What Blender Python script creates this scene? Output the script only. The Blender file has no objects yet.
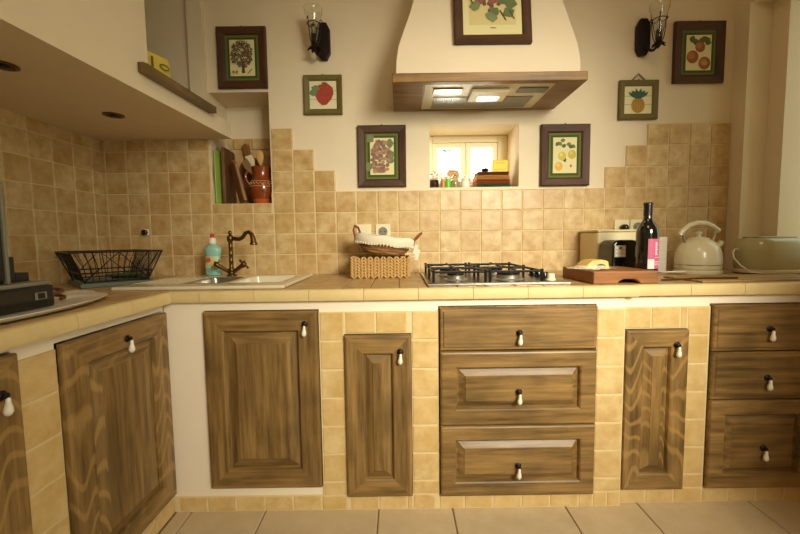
import bpy, bmesh, math, random
from mathutils import Vector, Matrix, Euler
random.seed(7)
R = math.radians
scene = bpy.context.scene
C = scene.collection

# ------------------------------------------------------------ camera
cam_d = bpy.data.cameras.new('camera'); cam = bpy.data.objects.new('camera', cam_d); C.objects.link(cam)
p_, yaw_, roll_ = .0725, .0012, -.0134
w_ = Vector((math.sin(yaw_)*math.cos(p_), math.cos(yaw_)*math.cos(p_), -math.sin(p_)))
r0 = Vector((math.cos(yaw_), -math.sin(yaw_), 0)); u0 = r0.cross(w_)
r_ = math.cos(roll_)*r0 + math.sin(roll_)*u0
u_ = -math.sin(roll_)*r0 + math.cos(roll_)*u0
cam.matrix_world = Matrix(((r_.x, u_.x, -w_.x, -.1972), (r_.y, u_.y, -w_.y, -1.8455), (r_.z, u_.z, -w_.z, .946), (0, 0, 0, 1)))
cam_d.sensor_width = 36; cam_d.lens = 377.04/800*36; cam_d.clip_start = .02
scene.camera = cam

# ------------------------------------------------------------ world, lights, exposure
W = bpy.data.worlds.new('world'); scene.world = W; W.use_nodes = True
bg = W.node_tree.nodes['Background']; bg.inputs[0].default_value = (.86, 1.0, .82, 1); bg.inputs[1].default_value = 1.4
vs = scene.view_settings; vs.view_transform = 'Standard'; vs.look = 'None'; vs.gamma = 1; vs.use_curve_mapping = False
vs.exposure = 0.07
scene.cycles.use_denoising = True
scene.cycles.max_bounces = 8
def area(name, loc, target, sx, sy, power, col):
    d = bpy.data.lights.new(name, 'AREA'); d.shape = 'RECTANGLE'; d.size = sx; d.size_y = sy; d.energy = power; d.color = col
    o = bpy.data.objects.new(name, d); C.objects.link(o); o.location = loc
    o.rotation_euler = (Vector(target)-Vector(loc)).to_track_quat('-Z', 'Y').to_euler(); return o
key = area('key_light', (.95, -2.7, 1.75), (.12, -.25, .72), .75, .75, 12.6, (.98, .945, .77)); key.data.spread = R(62)  # added key light inside the room, narrow spread so the sides dim
area('overhead_fill_light', (.1, -1.75, 2.45), (.15, -1.0, 0), .5, .4, 5, (1, .76, .50))  # added warm fill from above, stands for no known fixture
area('hood_lamp_light', (.19, -.19, 1.542), (.19, -.12, .8), .12, .05, 1.1, (1, .88, .66))
wl_ = area('window_daylight', (.17, .40, 1.38), (.17, 0, 1.33), .42, .3, 4.5, (1, 1, .93))

# ------------------------------------------------------------ materials
def newmat(name):
    m = bpy.data.materials.new(name); m.use_nodes = True
    return m, m.node_tree.nodes, m.node_tree.links, m.node_tree.nodes['Principled BSDF']
def s2l(c): return tuple((v/255/12.92 if v/255 <= .04045 else ((v/255+.055)/1.055)**2.4) for v in c)
_mc = {}
def mat(name, c, rough=.6, metal=0, noise=.0, scale=20, bump=0, trans=0, emit=0, coat=0, alpha=1):
    if name in _mc: return _mc[name]
    m, N, L, B = newmat(name); col = s2l(c)+(1,)
    B.inputs['Base Color'].default_value = col; B.inputs['Roughness'].default_value = rough; B.inputs['Metallic'].default_value = metal
    if trans: B.inputs['Transmission Weight'].default_value = trans; B.inputs['IOR'].default_value = 1.45
    if coat: B.inputs['Coat Weight'].default_value = coat; B.inputs['Coat Roughness'].default_value = .1
    if emit: B.inputs['Emission Color'].default_value = col; B.inputs['Emission Strength'].default_value = emit
    if noise or bump:
        tc = N.new('ShaderNodeTexCoord'); n = N.new('ShaderNodeTexNoise'); n.inputs['Scale'].default_value = scale; n.inputs['Detail'].default_value = 5
        L.new(tc.outputs['Object'], n.inputs['Vector'])
        if noise:
            mx = N.new('ShaderNodeMix'); mx.data_type = 'RGBA'
            mx.inputs[6].default_value = tuple(v*(1-noise) for v in col[:3])+(1,); mx.inputs[7].default_value = tuple(min(1, v*(1+noise)) for v in col[:3])+(1,)
            L.new(n.outputs[0], mx.inputs[0]); L.new(mx.outputs[2], B.inputs['Base Color'])
        if bump:
            b = N.new('ShaderNodeBump'); b.inputs['Strength'].default_value = bump; b.inputs['Distance'].default_value = .004
            L.new(n.outputs[0], b.inputs['Height']); L.new(b.outputs[0], B.inputs['Normal'])
    _mc[name] = m; return m
def tile_mat(name, c1, c2, c3, rough=.38):
    m, N, L, B = newmat(name)
    oi = N.new('ShaderNodeObjectInfo'); tc = N.new('ShaderNodeTexCoord')
    ad = N.new('ShaderNodeVectorMath'); ad.operation = 'ADD'
    sc = N.new('ShaderNodeVectorMath'); sc.operation = 'SCALE'; sc.inputs[3].default_value = 1
    cb = N.new('ShaderNodeCombineXYZ')
    mu = N.new('ShaderNodeMath'); mu.operation = 'MULTIPLY'; mu.inputs[1].default_value = 40
    L.new(oi.outputs['Random'], mu.inputs[0]); L.new(mu.outputs[0], cb.inputs[0]); L.new(mu.outputs[0], cb.inputs[1])
    L.new(tc.outputs['Object'], ad.inputs[0]); L.new(cb.outputs[0], ad.inputs[1])
    n = N.new('ShaderNodeTexNoise'); n.inputs['Scale'].default_value = 16; n.inputs['Detail'].default_value = 6; n.inputs['Roughness'].default_value = .62
    L.new(ad.outputs[0], n.inputs['Vector'])
    mx = N.new('ShaderNodeMix'); mx.data_type = 'RGBA'; mx.inputs[6].default_value = s2l(c1)+(1,); mx.inputs[7].default_value = s2l(c2)+(1,)
    rp = N.new('ShaderNodeMapRange'); rp.inputs[1].default_value = .32; rp.inputs[2].default_value = .68
    L.new(n.outputs[0], rp.inputs[0]); L.new(rp.outputs[0], mx.inputs[0])
    m2 = N.new('ShaderNodeMix'); m2.data_type = 'RGBA'; m2.inputs[7].default_value = s2l(c3)+(1,)
    L.new(mx.outputs[2], m2.inputs[6]); r2 = N.new('ShaderNodeMath'); r2.operation = 'MULTIPLY'; r2.inputs[1].default_value = .45
    L.new(oi.outputs['Random'], r2.inputs[0]); L.new(r2.outputs[0], m2.inputs[0])
    L.new(m2.outputs[2], B.inputs['Base Color']); B.inputs['Roughness'].default_value = rough
    n2 = N.new('ShaderNodeTexNoise'); n2.inputs['Scale'].default_value = 28; n2.inputs['Detail'].default_value = 3; L.new(ad.outputs[0], n2.inputs['Vector'])
    b = N.new('ShaderNodeBump'); b.inputs['Strength'].default_value = .35; b.inputs['Distance'].default_value = .004
    L.new(n2.outputs[0], b.inputs['Height']); L.new(b.outputs[0], B.inputs['Normal'])
    return m
def wood(name, axis, dark, light, fig=.0, pale=(205, 160, 95), rough=.42, scale=1.0):
    """grain runs along axis; fig>0 adds bold pale growth-ring figure"""
    m, N, L, B = newmat(name); tc = N.new('ShaderNodeTexCoord'); mp = N.new('ShaderNodeMapping')
    s = [26*scale]*3; s[axis] = 1.6*scale; mp.inputs['Scale'].default_value = s
    oi = N.new('ShaderNodeObjectInfo'); ad = N.new('ShaderNodeVectorMath'); ad.operation = 'ADD'; cb = N.new('ShaderNodeCombineXYZ')
    mu = N.new('ShaderNodeMath'); mu.operation = 'MULTIPLY'; mu.inputs[1].default_value = 13
    L.new(oi.outputs['Random'], mu.inputs[0]); [L.new(mu.outputs[0], cb.inputs[k]) for k in range(3)]
    L.new(tc.outputs['Object'], ad.inputs[0]); L.new(cb.outputs[0], ad.inputs[1]); L.new(ad.outputs[0], mp.inputs[0])
    n = N.new('ShaderNodeTexNoise'); n.inputs['Scale'].default_value = 2.2; n.inputs['Detail'].default_value = 7; n.inputs['Roughness'].default_value = .65
    L.new(mp.outputs[0], n.inputs['Vector'])
    mr = N.new('ShaderNodeMapRange'); mr.inputs[1].default_value = .3; mr.inputs[2].default_value = .7; L.new(n.outputs[0], mr.inputs[0])
    mx = N.new('ShaderNodeMix'); mx.data_type = 'RGBA'; mx.inputs[6].default_value = s2l(dark)+(1,); mx.inputs[7].default_value = s2l(light)+(1,)
    L.new(mr.outputs[0], mx.inputs[0]); out = mx.outputs[2]
    # broad cloudy stain
    n3 = N.new('ShaderNodeTexNoise'); n3.inputs['Scale'].default_value = 5; n3.inputs['Detail'].default_value = 2; L.new(ad.outputs[0], n3.inputs['Vector'])
    m3 = N.new('ShaderNodeMix'); m3.data_type = 'RGBA'; m3.blend_type = 'MULTIPLY'; m3.inputs[7].default_value = (.62, .62, .60, 1)
    r3 = N.new('ShaderNodeMapRange'); r3.inputs[1].default_value = .45; r3.inputs[2].default_value = .7; L.new(n3.outputs[0], r3.inputs[0])
    L.new(r3.outputs[0], m3.inputs[0]); L.new(out, m3.inputs[6]); out = m3.outputs[2]
    if fig:
        mp2 = N.new('ShaderNodeMapping'); s = [10.0]*3; s[axis] = 2.2; mp2.inputs['Scale'].default_value = s; L.new(ad.outputs[0], mp2.inputs[0])
        nn = N.new('ShaderNodeTexNoise'); nn.inputs['Scale'].default_value = 1.3; nn.inputs['Detail'].default_value = .6; L.new(mp2.outputs[0], nn.inputs['Vector'])
        sp_ = N.new('ShaderNodeSeparateXYZ'); L.new(tc.outputs['Object'], sp_.inputs[0])
        k1 = N.new('ShaderNodeMath'); k1.operation = 'MULTIPLY'; k1.inputs[1].default_value = 75; L.new(sp_.outputs[axis], k1.inputs[0])
        k = N.new('ShaderNodeMath'); k.operation = 'MULTIPLY_ADD'; k.inputs[1].default_value = 30; L.new(nn.outputs[0], k.inputs[0]); L.new(k1.outputs[0], k.inputs[2])
        sn = N.new('ShaderNodeMath'); sn.operation = 'SINE'; L.new(k.outputs[0], sn.inputs[0])
        rr = N.new('ShaderNodeMapRange'); rr.inputs[1].default_value = .35; rr.inputs[2].default_value = 1.0; rr.interpolation_type = 'SMOOTHSTEP'; rr.inputs[4].default_value = fig; L.new(sn.outputs[0], rr.inputs[0])
        m4 = N.new('ShaderNodeMix'); m4.data_type = 'RGBA'; m4.inputs[7].default_value = s2l(pale)+(1,)
        L.new(rr.outputs[0], m4.inputs[0]); L.new(out, m4.inputs[6]); out = m4.outputs[2]
    L.new(out, B.inputs['Base Color']); B.inputs['Roughness'].default_value = rough
    b = N.new('ShaderNodeBump'); b.inputs['Strength'].default_value = .15; b.inputs['Distance'].default_value = .002
    L.new(n.outputs[0], b.inputs['Height']); L.new(b.outputs[0], B.inputs['Normal'])
    return m

PLASTER = mat('plaster', (232, 214, 184), .85, noise=.05, scale=6, bump=.12)
PLASTER_PINK = mat('plaster_pink', (246, 228, 204), .8, noise=.04, scale=9, bump=.1)
GROUT = mat('grout', (224, 200, 152), .9, noise=.08, scale=40, bump=.2)
WALL_TILE = tile_mat('wall_tile', (184, 144, 86), (226, 200, 150), (184, 140, 80))
FACE_TILE = tile_mat('face_tile', (202, 164, 100), (228, 200, 146), (212, 174, 110))
TOP_TILE = tile_mat('top_tile', (172, 136, 88), (200, 166, 116), (180, 142, 96), .35)
EDGE_TILE = tile_mat('edge_tile', (212, 184, 126), (222, 196, 142), (214, 186, 130), .6)
FLOOR_TILE = tile_mat('floor_tile', (198, 174, 138), (208, 188, 154), (196, 172, 136), .35)
SK, SL = (94, 69, 36), (168, 130, 76)
WD_X = wood('stained_wood_x', 0, SK, SL); WD_Z = wood('stained_wood_z', 2, SK, SL)
WF_X = wood('figured_wood_x', 0, SK, SL, .25, (176, 138, 80)); WF_Z = wood('figured_wood_z', 2, SK, SL, .5, (186, 146, 86))
HOODW = wood('hood_wood', 0, (112, 78, 34), (166, 124, 60)); SHELFW = wood('shelf_wood', 1, (96, 74, 40), (134, 106, 62))
FRW = wood('frame_wood', 2, (58, 30, 9), (92, 54, 20), rough=.6); FRWX = wood('frame_wood_x', 0, (58, 30, 9), (92, 54, 20), rough=.6)
OLIVE = mat('olive_paint', (104, 92, 38), .6, noise=.1, scale=30)
GREENMAT = mat('green_card', (100, 106, 46), .8); DGREEN = mat('dark_green_line', (62, 76, 22), .8); PAPER = mat('paper', (226, 214, 160), .8)
IRON = mat('black_iron', (38, 26, 20), .5, .6, bump=.3, scale=60); BLACK = mat('black_gloss', (14, 13, 12), .22); BLACKM = mat('black_matt', (22, 22, 21), .55)
CAST = mat('cast_iron', (24, 23, 22), .45, .2); STEEL = mat('steel', (176, 170, 158), .28, .95); ALU = mat('aluminium', (190, 184, 168), .4, .8)
BRONZE = mat('old_brass', (112, 84, 46), .32, .9); CREAM = mat('cream_enamel', (226, 214, 178), .28, coat=.4); WHITE = mat('white_ceramic', (238, 230, 212), .25, coat=.3)
CREAMP = mat('cream_plastic', (232, 218, 180), .45); GREY = mat('grey_plastic', (128, 122, 106), .45)
SINKM = mat('sink_enamel', (224, 210, 178), .25, coat=.4)
GLASS = mat('clear_glass', (250, 250, 245), .03, trans=1)
PANE, N_, L_, B_ = newmat('window_glass')
_t = N_.new('ShaderNodeBsdfTransparent'); _g = N_.new('ShaderNodeBsdfGlossy'); _g.inputs['Roughness'].default_value = .02; _x = N_.new('ShaderNodeMixShader'); _x.inputs[0].default_value = .08
L_.new(_t.outputs[0], _x.inputs[1]); L_.new(_g.outputs[0], _x.inputs[2]); L_.new(_x.outputs[0], N_['Material Output'].inputs['Surface'])

# ------------------------------------------------------------ mesh helpers
class MB:
    def __init__(s): s.bm = bmesh.new(); s.mats = []
    def mi(s, m):
        if m not in s.mats: s.mats.append(m)
        return s.mats.index(m)
    def face(s, pts, m, smooth=False):
        try: f = s.bm.faces.new([s.bm.verts.new(p) for p in pts])
        except ValueError: return
        f.material_index = s.mi(m); f.smooth = smooth
    def grid(s, rows, m, closed_u=False, closed_v=False, smooth=True, cap=False):
        V = [[s.bm.verts.new(p) for p in r] for r in rows]; nr, nc = len(V), len(V[0]); k = s.mi(m)
        for i in range(nr-(0 if closed_v else 1)):
            for j in range(nc-(0 if closed_u else 1)):
                a, b, c, d = V[i][j], V[i][(j+1) % nc], V[(i+1) % nr][(j+1) % nc], V[(i+1) % nr][j]
                try:
                    f = s.bm.faces.new((a, b, c, d)); f.material_index = k; f.smooth = smooth
                except ValueError: pass
        if cap:
            for r in (V[0], V[-1]):
                try: f = s.bm.faces.new(r); f.material_index = k
                except ValueError: pass
    def box(s, x0, x1, y0, y1, z0, z1, m, M=None, bev=0):
        b = bmesh.new(); vs_ = [b.verts.new((x, y, z)) for x in (x0, x1) for y in (y0, y1) for z in (z0, z1)]
        for q in ((0, 1, 3, 2), (4, 6, 7, 5), (0, 4, 5, 1), (2, 3, 7, 6), (0, 2, 6, 4), (1, 5, 7, 3)): b.faces.new([vs_[i] for i in q])
        if bev: bmesh.ops.bevel(b, geom=b.edges[:], offset=bev, segments=2, affect='EDGES', profile=.5)
        k = s.mi(m); mp = {}
        for v in b.verts: mp[v] = s.bm.verts.new((M @ v.co) if M else v.co)
        for f in b.faces:
            g = s.bm.faces.new([mp[v] for v in f.verts]); g.material_index = k
        b.free()
    def tube(s, pts, r, m, n=8, closed=False):
        pts = [Vector(p) for p in pts]; rows = []; N_ = len(pts); up = None
        for i, p in enumerate(pts):
            a = pts[(i-1) % N_] if (closed or i) else p; b = pts[(i+1) % N_] if (closed or i < N_-1) else p
            t = (b-a).normalized()
            if up is None: up = Vector((0, 0, 1)) if abs(t.z) < .9 else Vector((1, 0, 0))
            x = t.cross(up).normalized(); y = x.cross(t).normalized(); up = y
            rr = r[i] if isinstance(r, (list, tuple)) else r
            rows.append([p+rr*(math.cos(q*2*math.pi/n)*x+math.sin(q*2*math.pi/n)*y) for q in range(n)])
        s.grid(rows, m, closed_u=True, closed_v=closed, cap=not closed)
    def lathe(s, prof, m, n=24, M=None, c=(0, 0, 0), sx=1, sy=1):
        c = Vector(c); rows = []
        for r, z in prof:
            row = [c+Vector((max(r, .0001)*math.cos(q*2*math.pi/n)*sx, max(r, .0001)*math.sin(q*2*math.pi/n)*sy, z)) for q in range(n)]
            rows.append([M @ p for p in row] if M else row)
        s.grid(rows, m, closed_u=True, cap=True)
    def prism(s, poly, y0, y1, m, M=None):       # poly in x,z extruded along y
        a = [Vector((x, y0, z)) for x, z in poly]; b = [Vector((x, y1, z)) for x, z in poly]
        if M: a = [M @ p for p in a]; b = [M @ p for p in b]
        s.face(a, m); s.face(b[::-1], m)
        for i in range(len(poly)): j = (i+1) % len(poly); s.face([a[j], a[i], b[i], b[j]], m)
    def build(s, name, parent=None, loc=(0, 0, 0), rot=(0, 0, 0), weld=True):
        if weld: bmesh.ops.remove_doubles(s.bm, verts=s.bm.verts[:], dist=.00002)
        bmesh.ops.recalc_face_normals(s.bm, faces=s.bm.faces[:])
        me = bpy.data.meshes.new(name); s.bm.to_mesh(me); s.bm.free()
        for m in s.mats: me.materials.append(m)
        if any(p.use_smooth for p in me.polygons): me.set_sharp_from_angle(angle=R(48))
        o = bpy.data.objects.new(name, me); C.objects.link(o); o.location = loc; o.rotation_euler = rot
        if parent: o.parent = parent
        return o
def cells(name, xs, ys, zs, solid, m, parent=None):
    b = MB(); nx, ny, nz = len(xs)-1, len(ys)-1, len(zs)-1
    S = lambda i, j, k: 0 <= i < nx and 0 <= j < ny and 0 <= k < nz and solid((xs[i]+xs[i+1])/2, (ys[j]+ys[j+1])/2, (zs[k]+zs[k+1])/2)
    for i in range(nx):
        for j in range(ny):
            for k in range(nz):
                if not S(i, j, k): continue
                x0, x1, y0, y1, z0, z1 = xs[i], xs[i+1], ys[j], ys[j+1], zs[k], zs[k+1]
                if not S(i-1, j, k): b.face([(x0, y0, z0), (x0, y0, z1), (x0, y1, z1), (x0, y1, z0)], m)
                if not S(i+1, j, k): b.face([(x1, y0, z0), (x1, y1, z0), (x1, y1, z1), (x1, y0, z1)], m)
                if not S(i, j-1, k): b.face([(x0, y0, z0), (x1, y0, z0), (x1, y0, z1), (x0, y0, z1)], m)
                if not S(i, j+1, k): b.face([(x0, y1, z0), (x0, y1, z1), (x1, y1, z1), (x1, y1, z0)], m)
                if not S(i, j, k-1): b.face([(x0, y0, z0), (x0, y1, z0), (x1, y1, z0), (x1, y0, z0)], m)
                if not S(i, j, k+1): b.face([(x0, y0, z1), (x1, y0, z1), (x1, y1, z1), (x0, y1, z1)], m)
    return b.build(name, parent)
def struct(o): o['kind'] = 'structure'; return o
def tag(o, label, cat, group=None):
    o['label'] = label; o['category'] = cat
    if group: o['group'] = group
    return o
def thing(name, label, cat, loc=(0, 0, 0), rz=0, group=None, rot=None):
    o = bpy.data.objects.new(name, None); C.objects.link(o); o.location = loc; o.rotation_euler = rot or (0, 0, rz); o.empty_display_size = .05
    return tag(o, label, cat, group)
def copy_tree(o, parent=None):
    c = o.copy(); C.objects.link(c); c.parent = parent
    for ch in list(o.children): copy_tree(ch, c)
    return c
def smooth(o, ang=40):
    for p in o.data.polygons: p.use_smooth = True
    try: o.data.set_sharp_from_angle(angle=R(ang))
    except Exception: pass
    return o
def bevel(o, w, seg=2):
    md = o.modifiers.new('bevel', 'BEVEL'); md.width = w; md.segments = seg; md.limit_method = 'ANGLE'; md.angle_limit = R(40); return o

# ------------------------------------------------------------ tiles
_tm = {}
def tile_mesh(w, h, m, t=.008, bev=.0035, nm='tile'):
    key = (round(w, 3), round(h, 3), m.name, t)
    if key in _tm: return _tm[key]
    me = bpy.data.meshes.new(nm); bm = bmesh.new()
    W2, H2 = w/2, h/2; b = min(bev, w*.2, h*.2)
    rg = [[(-W2, 0, -H2), (W2, 0, -H2), (W2, 0, H2), (-W2, 0, H2)],
          [(-W2, -t+b*.7, -H2), (W2, -t+b*.7, -H2), (W2, -t+b*.7, H2), (-W2, -t+b*.7, H2)],
          [(-W2+b*.4, -t+b*.2, -H2+b*.4), (W2-b*.4, -t+b*.2, -H2+b*.4), (W2-b*.4, -t+b*.2, H2-b*.4), (-W2+b*.4, -t+b*.2, H2-b*.4)],
          [(-W2+b, -t, -H2+b), (W2-b, -t, -H2+b), (W2-b, -t, H2-b), (-W2+b, -t, H2-b)]]
    V = [[bm.verts.new(p) for p in r] for r in rg]
    for i in range(3):
        for j in range(4): f = bm.faces.new((V[i][j], V[i][(j+1) % 4], V[i+1][(j+1) % 4], V[i+1][j]))
    bm.faces.new(V[3])
    bmesh.ops.recalc_face_normals(bm, faces=bm.faces[:])
    for f in bm.faces: f.smooth = False
    bm.to_mesh(me); bm.free(); me.materials.append(m); _tm[key] = me; return me
def sub(rect, hole):
    x0, x1, z0, z1 = rect; a, b, c, d = hole
    if a >= x1-1e-4 or b <= x0+1e-4 or c >= z1-1e-4 or d <= z0+1e-4: return [rect]
    out = []
    if a > x0: out.append((x0, a, z0, z1))
    if b < x1: out.append((b, x1, z0, z1))
    m0, m1 = max(x0, a), min(x1, b)
    if c > z0: out.append((m0, m1, z0, c))
    if d < z1: out.append((m0, m1, d, z1))
    return out
def lay(rects, holes, place, m, parent, gap=.004, t=.008, name='tile', minw=.014, wob=.006):
    for r in rects:
        rs = [r]
        for h in holes: rs = [q for x in rs for q in sub(x, h)]
        for (x0, x1, z0, z1) in rs:
            if x1-x0 < minw or z1-z0 < minw: continue
            o = bpy.data.objects.new(name, tile_mesh(x1-x0-gap, z1-z0-gap, m, t)); C.objects.link(o)
            M = place((x0+x1)/2, (z0+z1)/2)
            o.matrix_world = M @ Euler((random.uniform(-wob, wob), 0, random.uniform(-wob, wob))).to_matrix().to_4x4()
            o.parent = parent
def on_xz(y): return lambda x, z: Matrix.Translation((x, y, z))
def on_yz(xx): return lambda a, z: Matrix.Translation((xx, a, z)) @ Matrix.Rotation(R(90), 4, 'Z')       # faces +X
def on_xy(zz): return lambda x, y: Matrix.Translation((x, y, zz)) @ Matrix.Rotation(R(-90), 4, 'X')      # faces +Z

# ------------------------------------------------------------ the room
XR, XL, XE = 1.395, -1.623, 1.50
NI = (-1.097, -.81, 1.13, 1.655)      # niche
WI = (-.045, .385, 1.195, 1.492)      # small window
def in_(r, x, z): return r[0] < x < r[1] and r[2] < z < r[3]
def solid_back(x, y, z):
    if in_(WI, x, z): return False
    if in_(NI, x, z) and y < .2: return False
    return True
wall_back = struct(cells('wall_back', [-2.0, NI[0], NI[1], WI[0], WI[1], 1.60], [.004, .2, .36], [0, NI[2], WI[2], WI[3], NI[3], 2.6], solid_back, PLASTER))
wall_left = struct(cells('wall_left', [-2.0, XL-.004], [-4.2, .004], [0, 2.6], lambda *a: True, PLASTER))
WIN2 = (-.60, -.15, .84, 1.95); DOOR = (-3.6, -1.45, 0, 2.1)
wall_right = struct(cells('wall_right', [XE, 1.9], [-4.2, DOOR[0], DOOR[1], WIN2[0], WIN2[1], .004], [0, WIN2[2], WIN2[3], DOOR[3], 2.6],
    lambda x, y, z: not (in_(WIN2, y, z) or in_(DOOR, y, z)), PLASTER))
wall_rear = struct(cells('wall_rear', [-2.0, .75, 1.5, 1.9], [-4.4, -4.2], [0, 1.1, 2.3, 2.6], lambda x, y, z: not (.75 < x < 1.5 and 1.1 < z < 2.3), PLASTER))
shade_blocker = struct(cells('wall_shade_blocker', [1.05, XE], [-1.45, -1.35], [0, 2.6], lambda *a: True, PLASTER))  # unseen stub wall, added to keep the key light off the right side
ceiling = struct(cells('ceiling', [-2.0, 1.9], [-4.4, .36], [2.6, 2.75], lambda *a: True, PLASTER))
b = MB(); b.box(XR, XE, -.075, .004, 0, 2.6, PLASTER); b.box(XR, XE, -.72, -.075, 1.985, 2.6, PLASTER); struct(b.build('wall_corner_pilaster'))
b = MB(); b.box(-1.168, -1.098, -.022, .004, 1.50, 2.6, PLASTER); struct(b.build('trim_1'))
# floor
FG = mat('floor_grout', (150, 128, 96), .9)
floor = struct(cells('floor', [-2.0, 2.6], [-4.4, .36], [-.12, -.006], lambda *a: True, FG))
xj = [-.94]; k = 0
while xj[-1] < 1.6: xj.append(xj[-1]+(.26 if k % 2 == 0 else .398)); k += 1
lay([(xj[i], xj[i+1], -.55-.4*(j+1), -.55-.4*j) for i in range(len(xj)-1) for j in range(6)] + [(-.995, -.94, -.55-.4*(j+1), -.55-.4*j) for j in range(6)],
    [], on_xy(-.008), FLOOR_TILE, floor, .004, .008, wob=.0)

# grout beds + tiles, back wall
holes = [NI, WI]
b = MB()
def bed(x0, x1, z0, z1):
    for r in [(x0, x1, z0, z1)]:
        rs = [r]
        for h in holes: rs = [q for x in rs for q in sub(x, h)]
        for q in rs: b.box(q[0], q[1], -.0036, .0038, q[2], q[3], GROUT)
rects = []
def col_top(i):
    if i <= -12: return 1.437
    if i in (-11, -10, -9): return 1.182
    return {-8: 1.482, -7: 1.382, -6: 1.282, 8: 1.282, 9: 1.382, 10: 1.482, 11: 1.482, 12: 1.482, 13: 1.482}.get(i, 1.182)
for i in range(-17, 14):
    x0, x1 = (.1*i, .1*i+.1) if i > -17 else (XL+.002, -1.6)
    if i == 13: x1 = XR-.002
    top = col_top(i); bed(x0, x1, .782, top); z1 = 1.182
    k = 0
    while True:
        a = .782+.1*k; c = min(a+.1, top)
        if c-a < .01: break
        rects.append((x0, x1, a, c)); k += 1
g = b.build('grout', wall_back)
lay(rects, holes, on_xz(.0015), WALL_TILE, wall_back)
# tiles at the back of the niche
nb = []
for i in range(-12, -8):
    for k in range(4):
        x0, x1 = max(.1*i+.03, NI[0]), min(.1*i+.13, NI[1]); z0 = NI[2]+.1*k; z1 = min(z0+.1, 1.49)
        if x1-x0 > .015 and z1-z0 > .02: nb.append((x0, x1, z0, z1))
lay(nb, [], on_xz(.199), WALL_TILE, wall_back)
# left wall
b = MB(); b.box(XL-.0038, XL+.0036, -1.7, 0, .782, 1.437, GROUT); b.build('grout', wall_left)
yj = [0, -.0649]+[-.0649-.1*k for k in range(1, 17)]
lay([(yj[i+1], yj[i], .782+.1*k, min(.882+.1*k, 1.437)) for i in range(len(yj)-1) for k in range(7)], [], on_yz(XL-.0015), WALL_TILE, wall_left)

# dropped box over the left run, with an opening and parapet
sof = MB()
PL2 = PLASTER
so = cells('trim_2', [XL-.003, -1.06, -1.02], [-1.9, -.54, 0], [1.437, 1.507, 2.6],
    lambda x, y, z: z < 1.507 or (x > -1.06 and y < -.54), PL2); struct(so)
def skew(o):
    for v in o.data.vertices:
        if v.co.x > -1.2: v.co.x += .028+.066*v.co.y
skew(so)
sof.bm.free()
b = MB()
b.prism([(-1.075, 1.508), (-1.018, 1.508), (-1.018, 1.494), (-.985, 1.494), (-.985, 1.52), (-1.0, 1.526), (-1.075, 1.526)], -.54, -.19, SHELFW)
b.prism([(-1.018, 1.494), (-.985, 1.494), (-.985, 1.52), (-1.0, 1.526), (-1.018, 1.526)], -.59, -.54, SHELFW)
lb = b.build('ledge_board'); skew(lb); tag(lb, 'brown wooden ledge board capping the plaster parapet at upper left', 'shelf')

# ------------------------------------------------------------ masonry fronts under the counter
YF, YF2, XF = -.58, -.565, -1.0
OPS = dict(sink=(-.866, -.474, .085, .714), narrow=(-.389, -.160, .053, .629), drawers=(-.068, .471, .050, .720))
OPR = dict(rdoor=(.570, .790, .055, .629), rdraw=(.868, 1.245, .055, .713))
def front(name, x0, x1, yf, ops):
    xs = sorted({x0, x1} | {v for o in ops.values() for v in o[:2]}); zs = sorted({0, .742} | {v for o in ops.values() for v in o[2:]})
    return struct(cells(name, xs, [yf+.002, yf+.08], zs, lambda x, y, z: not any(in_(o, x, z) for o in ops.values()), PLASTER_PINK))
wf = front('wall_counter_front', XF-.0, .567, YF, OPS); wr = front('wall_counter_right', .5675, XE, YF2, OPR)
rows = [(.605, .705), (.505, .605), (.405, .505), (.305, .405), (.205, .305), (.105, .205), (.055, .105)]
gb = MB()
xs1 = [-.472, -.385, -.281, -.174, -.068, .03, .13, .23, .33, .4705, .566]
r1 = [(xs1[i], xs1[i+1], a, c) for i in range(len(xs1)-1) for a, c in rows]
base1 = [(-.98+.1*i-.0, -.88+.1*i, .0, .055) for i in range(15)]
base1 = [(max(a, XF+.004), min(b_, .566), c, d) for a, b_, c, d in base1] + [(.52, .566, 0, .055)]
rr = []
for r in [(-.474, .567, .055, .705), (XF, .567, 0, .055)]:
    rs = [r]
    for h in OPS.values(): rs = [q for x in rs for q in sub(x, h)]
    rr += rs
for q in rr: gb.box(q[0], q[1], YF-.0028, YF+.0018, q[2], q[3], GROUT)
gb.build('grout', wf)
lay(r1+base1, list(OPS.values()), on_xz(YF+.003), FACE_TILE, wf)
gb = MB(); rr = []
for r in [(.5675, XE, 0, .705)]:
    rs = [r]
    for h in OPR.values(): rs = [q for x in rs for q in sub(x, h)]
    rr += rs
for q in rr: gb.box(q[0], q[1], YF2-.0028, YF2+.0018, q[2], q[3], GROUT)
gb.build('grout', wr)
xs2 = [.5685, .665, .765, .866, .96, 1.06, 1.16, 1.25, 1.35, 1.45, XE]
lay([(xs2[i], xs2[i+1], a, c) for i in range(len(xs2)-1) for a, c in rows+[(0, .055)]], list(OPR.values()), on_xz(YF2+.003), FACE_TILE, wr)
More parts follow.
